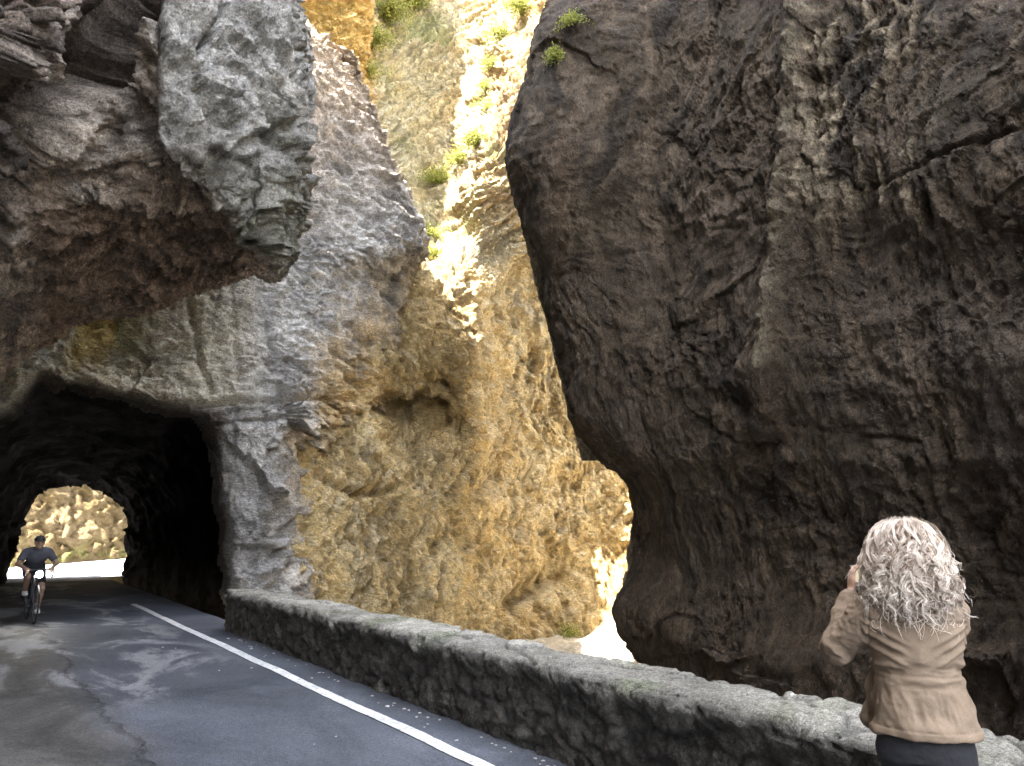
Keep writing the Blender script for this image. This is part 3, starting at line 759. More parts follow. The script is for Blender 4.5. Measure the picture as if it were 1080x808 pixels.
#@@PARAPET
# ------------------------------------------------------------------ rubble parapet
def build_parapet():
    X0, X1, HT, Y0, Y1 = 3.60, 4.14, .62, -9.0, 13.75
    prof = []                                    # cross section: front foot -> front top -> back top -> back foot
    for z in np.linspace(-.05, HT - .022, 34): prof.append((X0, z, -1, 0))
    for t in np.linspace(0, 1, 5)[1:-1]: prof.append((X0 + .022 * (1 - math.cos(t * 1.57)), HT - .022 + .022 * math.sin(t * 1.57), -.7, .7))
    for x in np.linspace(X0 + .022, X1 - .03, 26): prof.append((x, HT, 0, 1))
    for z in np.linspace(HT - .05, -2.6, 40): prof.append((X1, z, 1, 0))
    prof = np.array(prof); W = len(prof)
    ys = np.r_[np.linspace(Y0, 0, 120)[:-1], np.linspace(0, Y1, 620)]
    H = len(ys)
    g = np.zeros((H, W, 3), np.float32); g[..., 0] = prof[None, :, 0]; g[..., 1] = ys[:, None]; g[..., 2] = prof[None, :, 1]
    n = np.zeros_like(g); n[..., 0] = prof[None, :, 2]; n[..., 2] = prof[None, :, 3]
    # round the far end
    p = g.reshape(-1, 3).copy(); n = n.reshape(-1, 3)
    top = n[:, 2] > .5; side = ~top
    f1, f2, q, idd = worley(p * np.array([1.0, 3.6, 4.6]) + .35 * np.stack([fbm(p * 2, 3, 701)] * 3, 1), 702)
    ed = ss(0, .22, f2 - f1)
    rnd = (idd & 255).astype(np.float32) / 255
    tf1, tf2, tq, tid = worley(p * np.array([1.3, 1.25, .1]) + .3 * np.stack([fbm(p * 1.5, 3, 711)] * 3, 1), 712)
    ted = ss(0, .06, tf2 - tf1); trnd = (tid & 255).astype(np.float32) / 255
    d = np.where(side, .020 * ed + .026 * (rnd - .5) + .035 * fbm(p * 5, 4, 703) + .035 * fbm(p * 13, 5, 704) + .02 * facets(p * 7, 721)[0],
                 .030 * ted + .035 * (trnd - .5) + .03 * fbm(p * np.array([1.5, .9, 1]), 4, 705) + .022 * fbm(p * 9, 5, 706) + .012 * facets(p * 6, 722)[0])
    lip = np.exp(-((p[:, 2] - (HT - .06)) / .07) ** 2) * side * (p[:, 0] < 3.8)
    d += lip * (.05 + .05 * fbm(p * np.array([1, 2.2, 1]), 3, 708))
    p2 = p + n * d[:, None]
    p2[:, 0] += .05 * fbm(np.c_[p[:, 1] * .4, p[:, 1] * 0, p[:, 1] * 0], 2, 709)
    p2[:, 2] += .035 * fbm(np.c_[p[:, 1] * .7, p[:, 1] * 0, p[:, 1] * 0], 3, 710)
    c = lerp3((.062, .055, .047), (.10, .09, .077), rnd)
    c = mixc(c, (.030, .027, .024), (1 - ed) * .65)
    c = mixc(c, (.20, .19, .17), ss(.12, .5, fbm(p * 4, 5, 715)) * .55)
    ct = lerp3((.30, .28, .24), (.45, .425, .37), ss(-.4, .4, fbm(p * 2.5, 5, 716)))
    ct = ct * (.72 + .5 * trnd)[:, None]
    ct = mixc(ct, (.20, .22, .13), ss(0, .4, fbm(p * 1.7 + 3, 4, 717)) * .65)
    ct = mixc(ct, (.08, .08, .07), (1 - ted) * .75)
    tw = np.clip(top + lip * .7 * ss(-.2, .3, fbm(p * 4, 4, 718)), 0, 1)  # top and its front edge coloured paler than the sides
    c = c * (1 - tw[:, None]) + ct * tw[:, None]
    f = grid_faces(H, W)
    # end cap
    last = (H - 1) * W + np.arange(W); cc = p2[last].mean(0); 
    v = p2; cap_n = 6; rings = [last]
    extra, ec = [], []
    cen = np.array([3.87, Y1, .2])
    base = len(v)
    for k in range(1, cap_n + 1):
        t = k / cap_n
        ring = p2[last] * (1 - t) + np.array([3.87, Y1, .25]) * t; ring[:, 1] += .10 * math.sin(t * 1.57)
        ring = ring + (.05 * fbm(ring * 5, 3, 720))[:, None] * np.array([.3, 1, .3])
        extra.append(ring); ec.append(c[last])
    v = np.concatenate([v] + extra); c = np.concatenate([c] + ec)
    ff = [f]; prev = last
    for k in range(cap_n):
        cur = base + k * W + np.arange(W)
        ff.append(np.stack([prev[:-1], prev[1:], cur[1:], cur[:-1]], -1)); prev = cur
    m = rock_mat('parapet_stone', s=2.6, bump_d=.022, var=.35, spots=.5)
    o = np_mesh('stone_parapet', v, np.concatenate(ff), m, c)
    return tag(o, 'low rubble stone parapet with a pale top along the road edge', 'parapet')
build_parapet()
#@@END_PARAPET

#@@THINGS
# ------------------------------------------------------------------ small implicit-surface modeller for figures
class Field:
    def __init__(s, lo, hi, h):
        s.lo = np.array(lo, np.float32); s.h = h
        s.n = np.ceil((np.array(hi) - s.lo) / h).astype(int) + 1
        s.d = np.full(s.n, .5, np.float32)
    def _loc(s, lo, hi, k):
        a = np.maximum(np.floor((np.array(lo) - s.lo - k - 3 * s.h) / s.h).astype(int), 0)
        b = np.minimum(np.ceil((np.array(hi) - s.lo + k + 3 * s.h) / s.h).astype(int) + 1, s.n)
        ax = [s.lo[i] + s.h * np.arange(a[i], b[i], dtype=np.float32) for i in range(3)]
        return (slice(a[0], b[0]), slice(a[1], b[1]), slice(a[2], b[2])), np.meshgrid(*ax, indexing='ij')
    def _join(s, sl, d, k):
        o = s.d[sl]
        if k <= 0: s.d[sl] = np.minimum(o, d); return
        hh = np.maximum(k - np.abs(o - d), 0) / k
        s.d[sl] = np.minimum(o, d) - hh * hh * k * .25
    def cap(s, a, b, ra, rb, k=.02, flat=None):
        a = np.array(a, np.float32); b = np.array(b, np.float32); m = max(ra, rb)
        sl, (X, Y, Z) = s._loc(np.minimum(a, b) - m, np.maximum(a, b) + m, k + .02)
        ab = b - a; L = float(ab @ ab) or 1e-9
        t = np.clip(((X - a[0]) * ab[0] + (Y - a[1]) * ab[1] + (Z - a[2]) * ab[2]) / L, 0, 1)
        dx, dy, dz = X - a[0] - t * ab[0], Y - a[1] - t * ab[1], Z - a[2] - t * ab[2]
        d = np.sqrt(dx * dx + dy * dy + dz * dz) - (ra + (rb - ra) * t)
        s._join(sl, d, k)
    def ell(s, c, r, k=.02, M=None):
        c = np.array(c, np.float32); r = np.array(r, np.float32); m = float(r.max())
        sl, (X, Y, Z) = s._loc(c - m, c + m, k + .02)
        X, Y, Z = X - c[0], Y - c[1], Z - c[2]
        if M is not None:
            M = np.array(M, np.float32)       # rows: local axes
            X, Y, Z = (M[i][0] * X + M[i][1] * Y + M[i][2] * Z for i in range(3))
        q = np.sqrt((X / r[0]) ** 2 + (Y / r[1]) ** 2 + (Z / r[2]) ** 2)
        s._join(sl, (q - 1) * float(r.min()), k)
    def column(s, prof, k=.02, ztop=None, zbot=None, rot=0.0):
        # prof: (z, cx, cy, rx, ry) elliptical sections
        pr = np.array(prof, np.float32); pr = pr[np.argsort(pr[:, 0])]
        m = pr[:, 3:5].max() + .05
        lo = [pr[:, 1].min() - m, pr[:, 2].min() - m, pr[0, 0]]; hi = [pr[:, 1].max() + m, pr[:, 2].max() + m, pr[-1, 0]]
        sl, (X, Y, Z) = s._loc(lo, hi, k)
        z = Z[0, 0]; f = lambda j: np.interp(z, pr[:, 0], pr[:, j])[None, None]
        x, y = X - f(1), Y - f(2); c_, s_ = math.cos(rot), math.sin(rot)
        x, y = c_ * x + s_ * y, -s_ * x + c_ * y
        rx, ry = f(3), f(4)
        d = (np.sqrt((x / rx) ** 2 + (y / ry) ** 2) - 1) * np.minimum(rx, ry)
        d = np.maximum(d, np.maximum(pr[0, 0] - Z, Z - pr[-1, 0]))
        s._join(sl, d, k)
    def cut_below(s, z): s.d = np.maximum(s.d, z - (s.lo[2] + s.h * np.arange(s.n[2], dtype=np.float32))[None, None])
    def cut_above(s, z): s.d = np.maximum(s.d, (s.lo[2] + s.h * np.arange(s.n[2], dtype=np.float32))[None, None] - z)
    def carve(s, a, b, ra, rb):
        o = s.d.copy(); s.d[:] = .5; s.cap(a, b, ra, rb, 0); s.d = np.maximum(o, -s.d)
    def mesh(s, name, mat, parent=None, disp=None, tintf=None):
        d = s.d; sg = d < 0; n = s.n
        acc = np.zeros(tuple(n - 1) + (3,), np.float32); cnt = np.zeros(tuple(n - 1), np.float32)
        def cs(c): return tuple(slice(c[i], n[i] - 1 + c[i]) for i in range(3))
        for ax in range(3):
            o1, o2 = [i for i in range(3) if i != ax]
            for p1 in (0, 1):
                for p2 in (0, 1):
                    a = [0, 0, 0]; a[o1] = p1; a[o2] = p2; b = list(a); b[ax] = 1
                    da, db = d[cs(a)], d[cs(b)]
                    x = sg[cs(a)] != sg[cs(b)]
                    t = np.where(x, da / np.where(x, da - db, 1), 0)
                    for i in range(3): acc[..., i] += x * (a[i] + (t if i == ax else 0))
                    cnt += x
        act = cnt > 0; idx = np.full(tuple(n - 1), -1, np.int64); idx[act] = np.arange(act.sum())
        cells = np.argwhere(act).astype(np.float32)
        v = s.lo + s.h * (cells + acc[act] / cnt[act][:, None])
        F_ = []
        for ax in range(3):
            o1, o2 = [(1, 2), (2, 0), (0, 1)][ax]
            a = [slice(None)] * 3; b = [slice(None)] * 3; a[ax] = slice(0, -1); b[ax] = slice(1, None)
            x = sg[tuple(a)] != sg[tuple(b)]
            e = np.argwhere(x); e = e[(e[:, o1] > 0) & (e[:, o2] > 0) & (e[:, o1] < n[o1] - 1) & (e[:, o2] < n[o2] - 1)]
            if not len(e): continue
            out = sg[tuple(e.T)]
            q = []
            for (k1, k2) in ((-1, -1), (0, -1), (0, 0), (-1, 0)):
                w = e.copy(); w[:, o1] += k1; w[:, o2] += k2; q.append(idx[tuple(w.T)])
            q = np.stack(q, 1); q[~out] = q[~out][:, ::-1]; F_.append(q)
        f = np.concatenate(F_)
        o = np_mesh(name, v, f, mat, None, parent)
        me = o.data
        # light smoothing, then the displacement along the normals
        ed = np.zeros(len(me.edges) * 2, np.int32); me.edges.foreach_get('vertices', ed); ed = ed.reshape(-1, 2)
        for _ in range(2):
            su = np.zeros_like(v); ct = np.zeros(len(v), np.float32)
            for i_, j_ in ((0, 1), (1, 0)):
                np.add.at(su, ed[:, i_], v[ed[:, j_]]); np.add.at(ct, ed[:, i_], 1)
            v = v * .5 + .5 * su / np.maximum(ct, 1)[:, None]
        me.vertices.foreach_set('co', v.astype(np.float32).ravel()); me.update()
        if disp is not None:
            nn = np.zeros(len(v) * 3, np.float32); me.vertices.foreach_get('normal', nn); nn = nn.reshape(-1, 3)
            v = v + nn * disp(v.astype(np.float32), nn)[:, None]
            me.vertices.foreach_set('co', v.astype(np.float32).ravel()); me.update()
        if tintf is not None:
            c = tintf(v.astype(np.float32))
            a = me.color_attributes.new('tint', 'FLOAT_COLOR', 'POINT')
            a.data.foreach_set('color', np.concatenate([c, np.ones((len(c), 1))], 1).astype(np.float32).ravel())
        return o

def hand(f, wrist, dirv, pn, side, r=1.0, curl=(.5, .55, .6, .65), k=.006):
    # palm along dirv, pn = palm normal (the side the fingers close towards), side = +1/-1 thumb side
    w = np.array(wrist, float); d = np.array(dirv, float); d /= np.linalg.norm(d)
    pn = np.array(pn, float); pn -= d * (pn @ d); pn /= np.linalg.norm(pn); t = np.cross(d, pn) * side
    f.ell(w + d * .045 * r, (.046 * r, .036 * r, .016 * r), .012, [d, t, pn])
    L = (.072, .08, .074, .058)
    for i, off in enumerate((.030, .010, -.010, -.029)):
        p = w + d * (.082 - abs(off) * .12) * r + t * off * r; dirc = d.copy(); ang = 0
        for s_, fr in enumerate((.45, .32, .23)):
            ang += curl[i] * (.9, 1.2, .9)[s_]
            dirc = d * math.cos(ang) + pn * math.sin(ang)
            q = p + dirc * L[i] * fr * r; ra = (.0092, .0085, .0075)[s_] * r
            f.cap(p, q, ra, ra * .92, k if s_ else .010); p = q
    p = w + d * .022 * r + t * .030 * r; ang = 0
    td = d * .55 + t * .6 + pn * .5; td /= np.linalg.norm(td)
    for s_, l in enumerate((.036, .030, .024)):
        q = p + td * l * r; f.cap(p, q, (.0125, .0105, .009)[s_] * r, (.0108, .0095, .008)[s_] * r, .010 if s_ == 0 else .005); p = q
        td = td + pn * .25 + d * .15; td /= np.linalg.norm(td)

def head(f, c, k=.015):
    c = np.array(c, float)
    f.ell(c + [0, -.01, .025], (.074, .094, .088), k)
    f.ell(c + [0, .03, -.045], (.056, .062, .062), .03)
    f.ell(c + [0, .075, -.092], (.024, .020, .018), .02)            # chin
    f.cap(c + [0, .090, .012], c + [0, .108, -.030], .008, .013, .012)   # nose
    f.cap(c + [-.022, .086, -.060], c + [.022, .086, -.060], .008, .008, .008)  # lips
    f.cap(c + [-.034, .082, .022], c + [.034, .082, .022], .010, .010, .012)    # brow
    for s_ in (-1, 1):
        f.ell(c + [s_ * .078, -.006, -.010], (.010, .020, .031), .006)

m_skin = simple_mat('skin', (.42, .26, .185), .55, .12, 30, .002)
m_denim = simple_mat('black_trousers', (.012, .012, .014), .85, .3, 60, .003)
m_shoe = simple_mat('dark_leather', (.03, .025, .022), .5, .2, 40, .002)
m_eye = simple_mat('eye_white', (.7, .68, .65), .2, .05)

def cloth_mat(name, colr, colr2, scale=1.0):
    m, nt, b = mat_new(name)
    tc = N(nt, 'ShaderNodeTexCoord').outputs['Object']
    n = noise_node(nt, tc, 9 * scale, 6, .6).outputs['Fac']; n2 = noise_node(nt, tc, 260, 3, .6).outputs['Fac']
    c = mix(nt, colr, colr2, ramp(nt, n, [(.3, 0), (.7, 1)]))
    c = mix(nt, c, ramp(nt, n2, [(.3, .8), (.7, 1.15)]), 1.0, 'MULTIPLY')
    nt.links.new(c, b.inputs['Base Color']); b.inputs['Roughness'].default_value = .82
    b.inputs['Specular IOR Level'].default_value = .2
    nt.links.new(bump(nt, n2, .0015, .6), b.inputs['Normal'])
    return m

def empty(name, loc, rz=0.0):
    o = bpy.data.objects.new(name, None); o.location = loc; o.rotation_euler = (0, 0, rz); return link(o)

# ------------------------------------------------------------------ tubes
def tube_np(paths, radii, sides):
    # paths: list of (n,3), radii: list of (n,)
    V, Fc, T = [], [], []; base = 0
    for pid, (p, r) in enumerate(zip(paths, radii)):
        n = len(p); tg = np.gradient(p, axis=0); tg /= np.linalg.norm(tg, axis=1)[:, None] + 1e-9
        up = np.array([.31, .22, .92]); a = np.cross(tg, up); a /= np.linalg.norm(a, axis=1)[:, None] + 1e-9
        b = np.cross(tg, a)
        an = np.arange(sides) / sides * 2 * math.pi
        ring = p[:, None] + r[:, None, None] * (np.cos(an)[None, :, None] * a[:, None] + np.sin(an)[None, :, None] * b[:, None])
        V.append(ring.reshape(-1, 3))
        i = np.arange(n - 1)[:, None] * sides + np.arange(sides)[None]; j = np.arange(n - 1)[:, None] * sides + (np.arange(sides)[None] + 1) % sides
        Fc.append((np.stack([i, j, j + sides, i + sides], -1) + base).reshape(-1, 4)); T.append(np.full(n * sides, pid)); base += n * sides
    return np.concatenate(V), np.concatenate(Fc), np.concatenate(T)

def tubes(name, segs, mat, parent=None, sides=10):
    ps, rs = [], []
    for a, b, ra, rb in segs:
        a = np.array(a, float); b = np.array(b, float); t = np.linspace(0, 1, 6)[:, None]; e = (b - a) * 1e-3
        P_ = a * (1 - t) + b * t
        P_ = np.concatenate([[a - e * 0 + e * .01], P_[1:-1], [b]]); r_ = np.linspace(ra, rb, 6)
        ps.append(np.concatenate([[a - e * .02], P_, [b + e * .02]])); rs.append(np.concatenate([[1e-4], r_, [1e-4]]))
    v, f, _ = tube_np(ps, rs, sides)
    return np_mesh(name, v, f, mat, None, parent)

def torus(name, c, Rr, r, mat, parent, n=56, k=10, axis='x'):
    a = np.linspace(0, 2 * math.pi, n, endpoint=False); b = np.linspace(0, 2 * math.pi, k, endpoint=False)
    A, B = np.meshgrid(a, b, indexing='ij')
    rad = Rr + r * np.cos(B)
    v = np.stack([c[0] + r * np.sin(B), c[1] + rad * np.cos(A), c[2] + rad * np.sin(A)], -1).reshape(-1, 3)
    i = np.arange(n * k).reshape(n, k); i2 = np.roll(i, -1, 0)
    f = np.stack([i, np.roll(i, -1, 1), np.roll(i2, -1, 1), i2], -1).reshape(-1, 4)
    return np_mesh(name, v, f, mat, None, parent)

def rbox(name, c, size, mat, parent=None, bev=.004, rot=None):
    bm = bmesh.new(); bmesh.ops.create_cube(bm, size=1)
    for v in bm.verts: v.co = Vector((v.co.x * size[0], v.co.y * size[1], v.co.z * size[2]))
    bmesh.ops.bevel(bm, geom=bm.edges[:], offset=bev, segments=3, affect='EDGES', profile=.5)
    M = (rot.to_4x4() if rot is not None else Matrix.Identity(4)); M = Matrix.Translation(Vector(c)) @ M
    bm.transform(M)
    me = bpy.data.meshes.new(name); bm.to_mesh(me); bm.free(); me.materials.append(mat)
    for p_ in me.polygons: p_.use_smooth = True
    return link(bpy.data.objects.new(name, me), parent)

# ------------------------------------------------------------------ the woman at the parapet
def build_woman():
    x, y, _ = P(958, 600, 3.32)
    root = empty('person', (x, y, 0), -R(54)); root.scale = (.94, .96, 1)
    tag(root, 'woman with curly pale hair in a tan jacket, seen from behind, holding up a phone', 'person')
    # --- body (one continuous surface)
    f = Field((-.48, -.34, -.01), (.48, .62, 1.70), .0065)
    HC = np.array([-.005, .035, 1.515])
    head(f, HC)
    f.cap((0, -.005, 1.36), HC + [0, -.02, -.06], .062, .054, .03)
    f.column([(.84, 0, 0, .135, .10), (.92, 0, 0, .140, .105), (1.0, 0, .005, .128, .098), (1.08, 0, .01, .122, .095), (1.2, 0, .01, .135, .10),
              (1.30, 0, 0, .145, .095), (1.36, 0, -.005, .13, .075), (1.40, 0, -.005, .06, .05)], .03)
    SL, EL, WL = np.array([-.140, -.01, 1.312]), np.array([-.278, .085, 1.165]), np.array([-.206, .215, 1.350])
    SR, ER, WR = np.array([.122, .0, 1.305]), np.array([.112, .19, 1.120]), np.array([.004, .262, 1.350])
    for S_, E_, W_ in ((SL, EL, WL), (SR, ER, WR)):
        f.cap(S_, E_, .050, .040, .03); f.cap(E_, W_, .038, .026, .015)
    for s_ in (-1, 1):
        hip, kn, an = (s_ * .072, 0, .86), (s_ * .095, .015, .48), (s_ * .10, -.02, .085)
        f.cap(hip, kn, .070, .054, .04); f.cap(kn, an, .054, .036, .02); f.ell((s_ * .10, .045, .04), (.042, .12, .036), .03)
    # left hand wraps the edge of the phone, right hand meets it from the other side
    fd = np.array([.16, .30, .94])
    hand(f, WL + [.004, .01, .012], (.10, .25, .95), (.95, .15, -.12), 1, .95, (.55, .6, .62, .7))
    hand(f, WR + [-.004, .01, .012], (-.12, .2, .95), (-.95, .2, -.1), -1, .95, (.55, .6, .62, .7))
    body = f.mesh('body', m_skin, root)
    for s_ in (-1, 1):
        bm = bmesh.new(); bmesh.ops.create_uvsphere(bm, u_segments=16, v_segments=10, radius=.0115)
        bm.transform(Matrix.Translation(Vector(HC + [s_ * .031, .078, .004])))
        me = bpy.data.meshes.new('eye'); bm.to_mesh(me); bm.free(); me.materials.append(m_eye); link(bpy.data.objects.new('eye', me), root)
    # --- trousers
    f = Field((-.30, -.25, .05), (.30, .25, 1.02), .008)
    f.column([(.80, 0, 0, .160, .118), (.90, 0, 0, .160, .125), (.99, 0, .003, .142, .108)], .03)
    for s_ in (-1, 1):
        f.cap((s_ * .075, 0, .83), (s_ * .095, .015, .48), .086, .070, .04); f.cap((s_ * .098, .015, .48), (s_ * .10, -.015, .10), .070, .058, .02)
    f.cut_below(.09)
    f.mesh('trousers', m_denim, root, lambda v, n: .010 * fbm(v * np.array([5, 5, 14]), 3, 801))
    for s_ in (-1, 1):
        g_ = Field((s_ * .10 - .09, -.13, -.01), (s_ * .10 + .09, .24, .14), .006)
        g_.ell((s_ * .10, .055, .045), (.050, .135, .045), .02); g_.ell((s_ * .10, -.03, .07), (.045, .06, .06), .03); g_.cut_below(.003)
        g_.mesh('shoe', m_shoe, root)
    # --- jacket
    f = Field((-.50, -.36, .84), (.50, .48, 1.46), .0055)
    f.column([(.855, .010, .01, .200, .164), (.90, .008, .008, .192, .156), (.97, .006, .006, .174, .142), (1.05, 0, .006, .157, .130), (1.10, -.002, .008, .155, .128), (1.18, -.002, .008, .166, .134),
              (1.26, 0, .002, .178, .130), (1.32, 0, -.006, .172, .114), (1.365, 0, -.010, .130, .090), (1.40, 0, -.008, .080, .074), (1.425, 0, -.006, .066, .066)], .03)
    for S_, E_, W_ in ((SL, EL, WL), (SR, ER, WR)):
        f.cap(S_, E_, .074, .066, .04); f.cap(E_, E_ + (W_ - E_) * .88, .066, .044, .02)
    f.cut_below(.888)
    f.cap((-.135, .12, 1.10), (-.175, .14, .90), .028, .038, .04)      # front edge hanging open on the left side
    def folds(v, n):
        x, y, z = v[:, 0], v[:, 1], v[:, 2]
        arm = ss(.175, .20, np.abs(x)) * ss(1.08, 1.12, z)
        wv = .9 * fbm(v * np.array([4, 4, 3]), 3, 811)
        waist = np.exp(-((z - 1.105) / .055) ** 2); low = np.exp(-((z - .98) / .09) ** 2); upz = np.exp(-((z - 1.22) / .06) ** 2)
        fold = np.sin((z * 95 + x * 14 * np.sin(x * 7) + wv * 5)) * .5 + np.sin(z * 150 + wv * 9 - x * 20) * .22
        dg = np.sin((x * 34 + z * 30) + wv * 7); dg2 = np.sin((x * 30 - z * 40) + wv * 7)
        r_ = .0095 * waist * fold + .010 * low * (dg + .5 * dg2) * ss(-.1, .3, fbm(v * 5, 2, 812)) + .007 * upz * dg2 * ss(-.15, .3, fbm(v * 4 + 5, 2, 813))
        r_ += .005 * fbm(v * np.array([7, 7, 11]), 3, 814) + .006 * (ridge(v * np.array([4.5, 4.5, 9]) + .4 * fbm(v * 5, 2, 819)[:, None], 3, 820) - .5) + .0012 * fbm(v * 28, 3, 815)
        r_ += arm * (.013 * (ridge(v * np.array([9, 9, 13]), 3, 816) - .5))
        # creases pulled from the armpits and gathered over the waist seam
        for sx in (-1, 1):
            dx_ = sx * x; pz = 1.235 - .55 * (.17 - dx_)
            for k_, (o_, w_, am) in enumerate(((0, .010, .011), (.035, .008, .008), (-.04, .009, .009))):
                r_ += am * np.exp(-((z - pz - o_ + .012 * wv) / w_) ** 2) * ss(.02, .09, dx_) * (1 - arm)
        gath = ridge(np.stack([x * 6 + wv * .2, y * 4, z * 30], 1), 3, 823); r_ += .012 * (gath - .5) * np.exp(-((z - 1.10) / .05) ** 2) * (1 - arm)
        skirt = ridge(np.stack([x * 15 + z * 4, y * 10, z * 5], 1), 3, 824); r_ += .013 * (skirt - .5) * np.exp(-((z - .985) / .06) ** 2)
        back = (y < .03) * (np.abs(x) < .18)
        yoke = 1.285 - .10 * np.abs(x) * .3
        r_ -= .006 * np.exp(-((z - yoke) / .004) ** 2) * back
        r_ += .004 * (z > yoke) * back
        r_ -= .004 * np.exp(-((z - .915) / .003) ** 2)
        arms_ = np.exp(-((np.abs(x) - .168 + .04 * (z - 1.25)) / .0045) ** 2) * (z > 1.14) * (z < 1.34); r_ -= .006 * arms_
        r_ += .003 * (z < .915)
        ctr = np.exp(-((z - 1.095) / .006) ** 2); r_ -= .005 * ctr * (1 - arm)
        return r_
    f.mesh('jacket', cloth_mat('tan_cotton', (.155, .113, .077), (.205, .153, .108)), root, folds)
    col_f = Field((-.13, -.13, 1.34), (.13, .13, 1.46), .005)
    col_f.column([(1.365, 0, -.006, .098, .086), (1.40, 0, -.010, .083, .080), (1.438, 0, -.016, .086, .084)], .01)
    col_f.mesh('collar', cloth_mat('tan_collar', (.135, .099, .07), (.18, .135, .097)), root, lambda v, n: .004 * fbm(v * 16, 3, 818))
    # --- hair: hundreds of curled locks over an inner mass
    zs = np.array([1.26, 1.30, 1.35, 1.42, 1.50, 1.56, 1.60, 1.63, 1.648]); rr = np.array([.130, .145, .152, .149, .138, .121, .099, .070, .030])
    g_ = Field((-.25, -.25, 1.26), (.25, .25, 1.67), .007)
    g_.column([(z, HC[0], -.012 if z < 1.5 else .0, r * .76, r * .70) for z, r in zip(zs, rr)], .02)
    g_.carve((HC[0], .20, 1.40), (HC[0], .20, 1.52), .125, .11)
    m_h, nt, b = mat_new('curly_hair')
    at = N(nt, 'ShaderNodeAttribute', attribute_name='tint').outputs['Color']
    nt.links.new(at, b.inputs['Base Color']); b.inputs['Roughness'].default_value = .42; b.inputs['Specular IOR Level'].default_value = .55
    hd = lambda v: lerp3((.26, .18, .125), (.38, .28, .20), ss(-.3, .3, fbm(v * 20, 3, 821)))
    hair = g_.mesh('hair', m_h, root, lambda v, n: .016 * fbm(v * 22, 3, 822), hd)
    paths, rads, tn = [], [], []
    rs = np.random.default_rng(5)
    for i in range(560):                      # locks: each a few neighbouring strands sharing one loose wave
        th = rs.uniform(0, 2 * math.pi)
        z0 = 1.650 - .24 * rs.random() ** 1.6
        if math.sin(th) > .45 and z0 < 1.60: continue
        z1 = max(1.235 + .10 * rs.random() ** 1.4 + .02 * abs(math.cos(th)), z0 - rs.uniform(.14, .38))
        L = z0 - z1
        lay = rs.uniform(.80, 1.10) + (rs.random() < .15) * rs.uniform(0, .12); wl = rs.uniform(.05, .10); ph = rs.uniform(0, 6.28); hnd = rs.choice((-1, 1))
        ca = rs.uniform(.006, .015); drift = .35 * rs.normal(); flick = rs.normal() * .034; ox, oy = rs.normal(size=2) * .016; k_ = np.clip(rs.normal(.5, .34), 0, 1); rad_k = rs.uniform(.2, 1.0)
        for j in range(9):
            n = 28; t = np.linspace(0, rs.uniform(.72, 1.0), n)
            z = z0 + (z1 - z0) * t + rs.normal() * .006
            rad = np.interp(z, zs, rr) * lay + rs.normal() * .0045
            th_t = th + drift * t * .5 + rs.normal() * .022
            cr = ca * np.clip(t * 2.5 + .08, 0, 1) * (.8 + .55 * t)
            a_ = ph + hnd * (L / wl) * 2 * math.pi * (t + .18 * t * t) + rs.normal() * .13
            rx = rad + cr * rad_k * np.cos(a_); tang = cr * 1.3 * np.sin(a_)
            X = HC[0] + rx * np.cos(th_t) - tang * np.sin(th_t); Y = -.008 + .93 * rx * np.sin(th_t) + tang * np.cos(th_t)
            fl = flick * t ** 3
            z = z + .35 * cr * np.sin(2 * a_ + 1.0)
            po = (1 - t) ** 2
            paths.append(np.stack([X + fl * np.cos(th) + ox * po, Y + fl * np.sin(th) + oy * po, z], 1)); w_ = rs.uniform(.0007, .0016)
            rads.append(w_ * np.sqrt(np.clip(np.sin(np.clip(t * 1.0, .03, .985) * math.pi), .05, 1)))
            b_ = ss(1.28, 1.56, z); kk = np.clip(k_ + rs.normal() * .12, 0, 1)
            c0 = np.array([.22, .15, .10]) * (1 - kk) + np.array([.78, .69, .59]) * kk
            tn.append(c0[None] * (.62 + .42 * b_[:, None]))
    for i in range(900):                      # loose single hairs
        th = rs.uniform(0, 2 * math.pi)
        z0 = rs.uniform(1.29, 1.650)
        if math.sin(th) > .5 and z0 < 1.60: continue
        n = 16; t = np.linspace(0, 1, n); R0 = np.interp(z0, zs, rr); a_ = rs.uniform(0, 6.28) + t * rs.uniform(2, 6)
        out = R0 * .97 + rs.uniform(.005, .045) * np.sin(t * 2.2); z = z0 - rs.uniform(.02, .07) * t + .010 * np.sin(a_); th_t = th + .25 * rs.normal() * t
        paths.append(np.stack([HC[0] + out * np.cos(th_t), -.008 + .93 * out * np.sin(th_t) + .008 * np.cos(a_), z], 1)); rads.append(np.full(n, .0007)); tn.append(np.tile([[.52, .44, .36]], (n, 1)))
    v, fc, T = tube_np(paths, rads, 5)
    tint = np.concatenate([np.repeat(c, 5, 0) for c in tn])
    np_mesh('curls', v, fc, m_h, tint, hair)
    # --- the phone is a thing of its own, held between both hands
    Mw = Matrix.Translation(Vector((x, y, 0))) @ Matrix.Rotation(-R(54), 4, 'Z') @ Matrix.Diagonal((.94, .96, 1, 1))
    pc = Mw @ Vector((-.116, .275, 1.428))
    ph = empty('phone', pc, -R(54))
    tag(ph, 'dark phone held up in front of the woman with curly hair', 'phone')
    rt = Matrix.Rotation(R(-12), 3, 'X')
    rbox('case', (0, 0, 0), (.155, .009, .074), simple_mat('phone_case', (.02, .02, .022), .4, .1), ph, .004, rt)
    m_s, nt_, b_ = mat_new('phone_screen'); b_.inputs['Base Color'].default_value = (.03, .03, .035, 1); b_.inputs['Roughness'].default_value = .1
    b_.inputs['Emission Color'].default_value = (.75, .62, .42, 1); b_.inputs['Emission Strength'].default_value = .06
    rbox('screen', rt @ Vector((0, -.0056, 0)), (.145, .0016, .066), m_s, ph, .0006, rt)
    return root
build_woman()

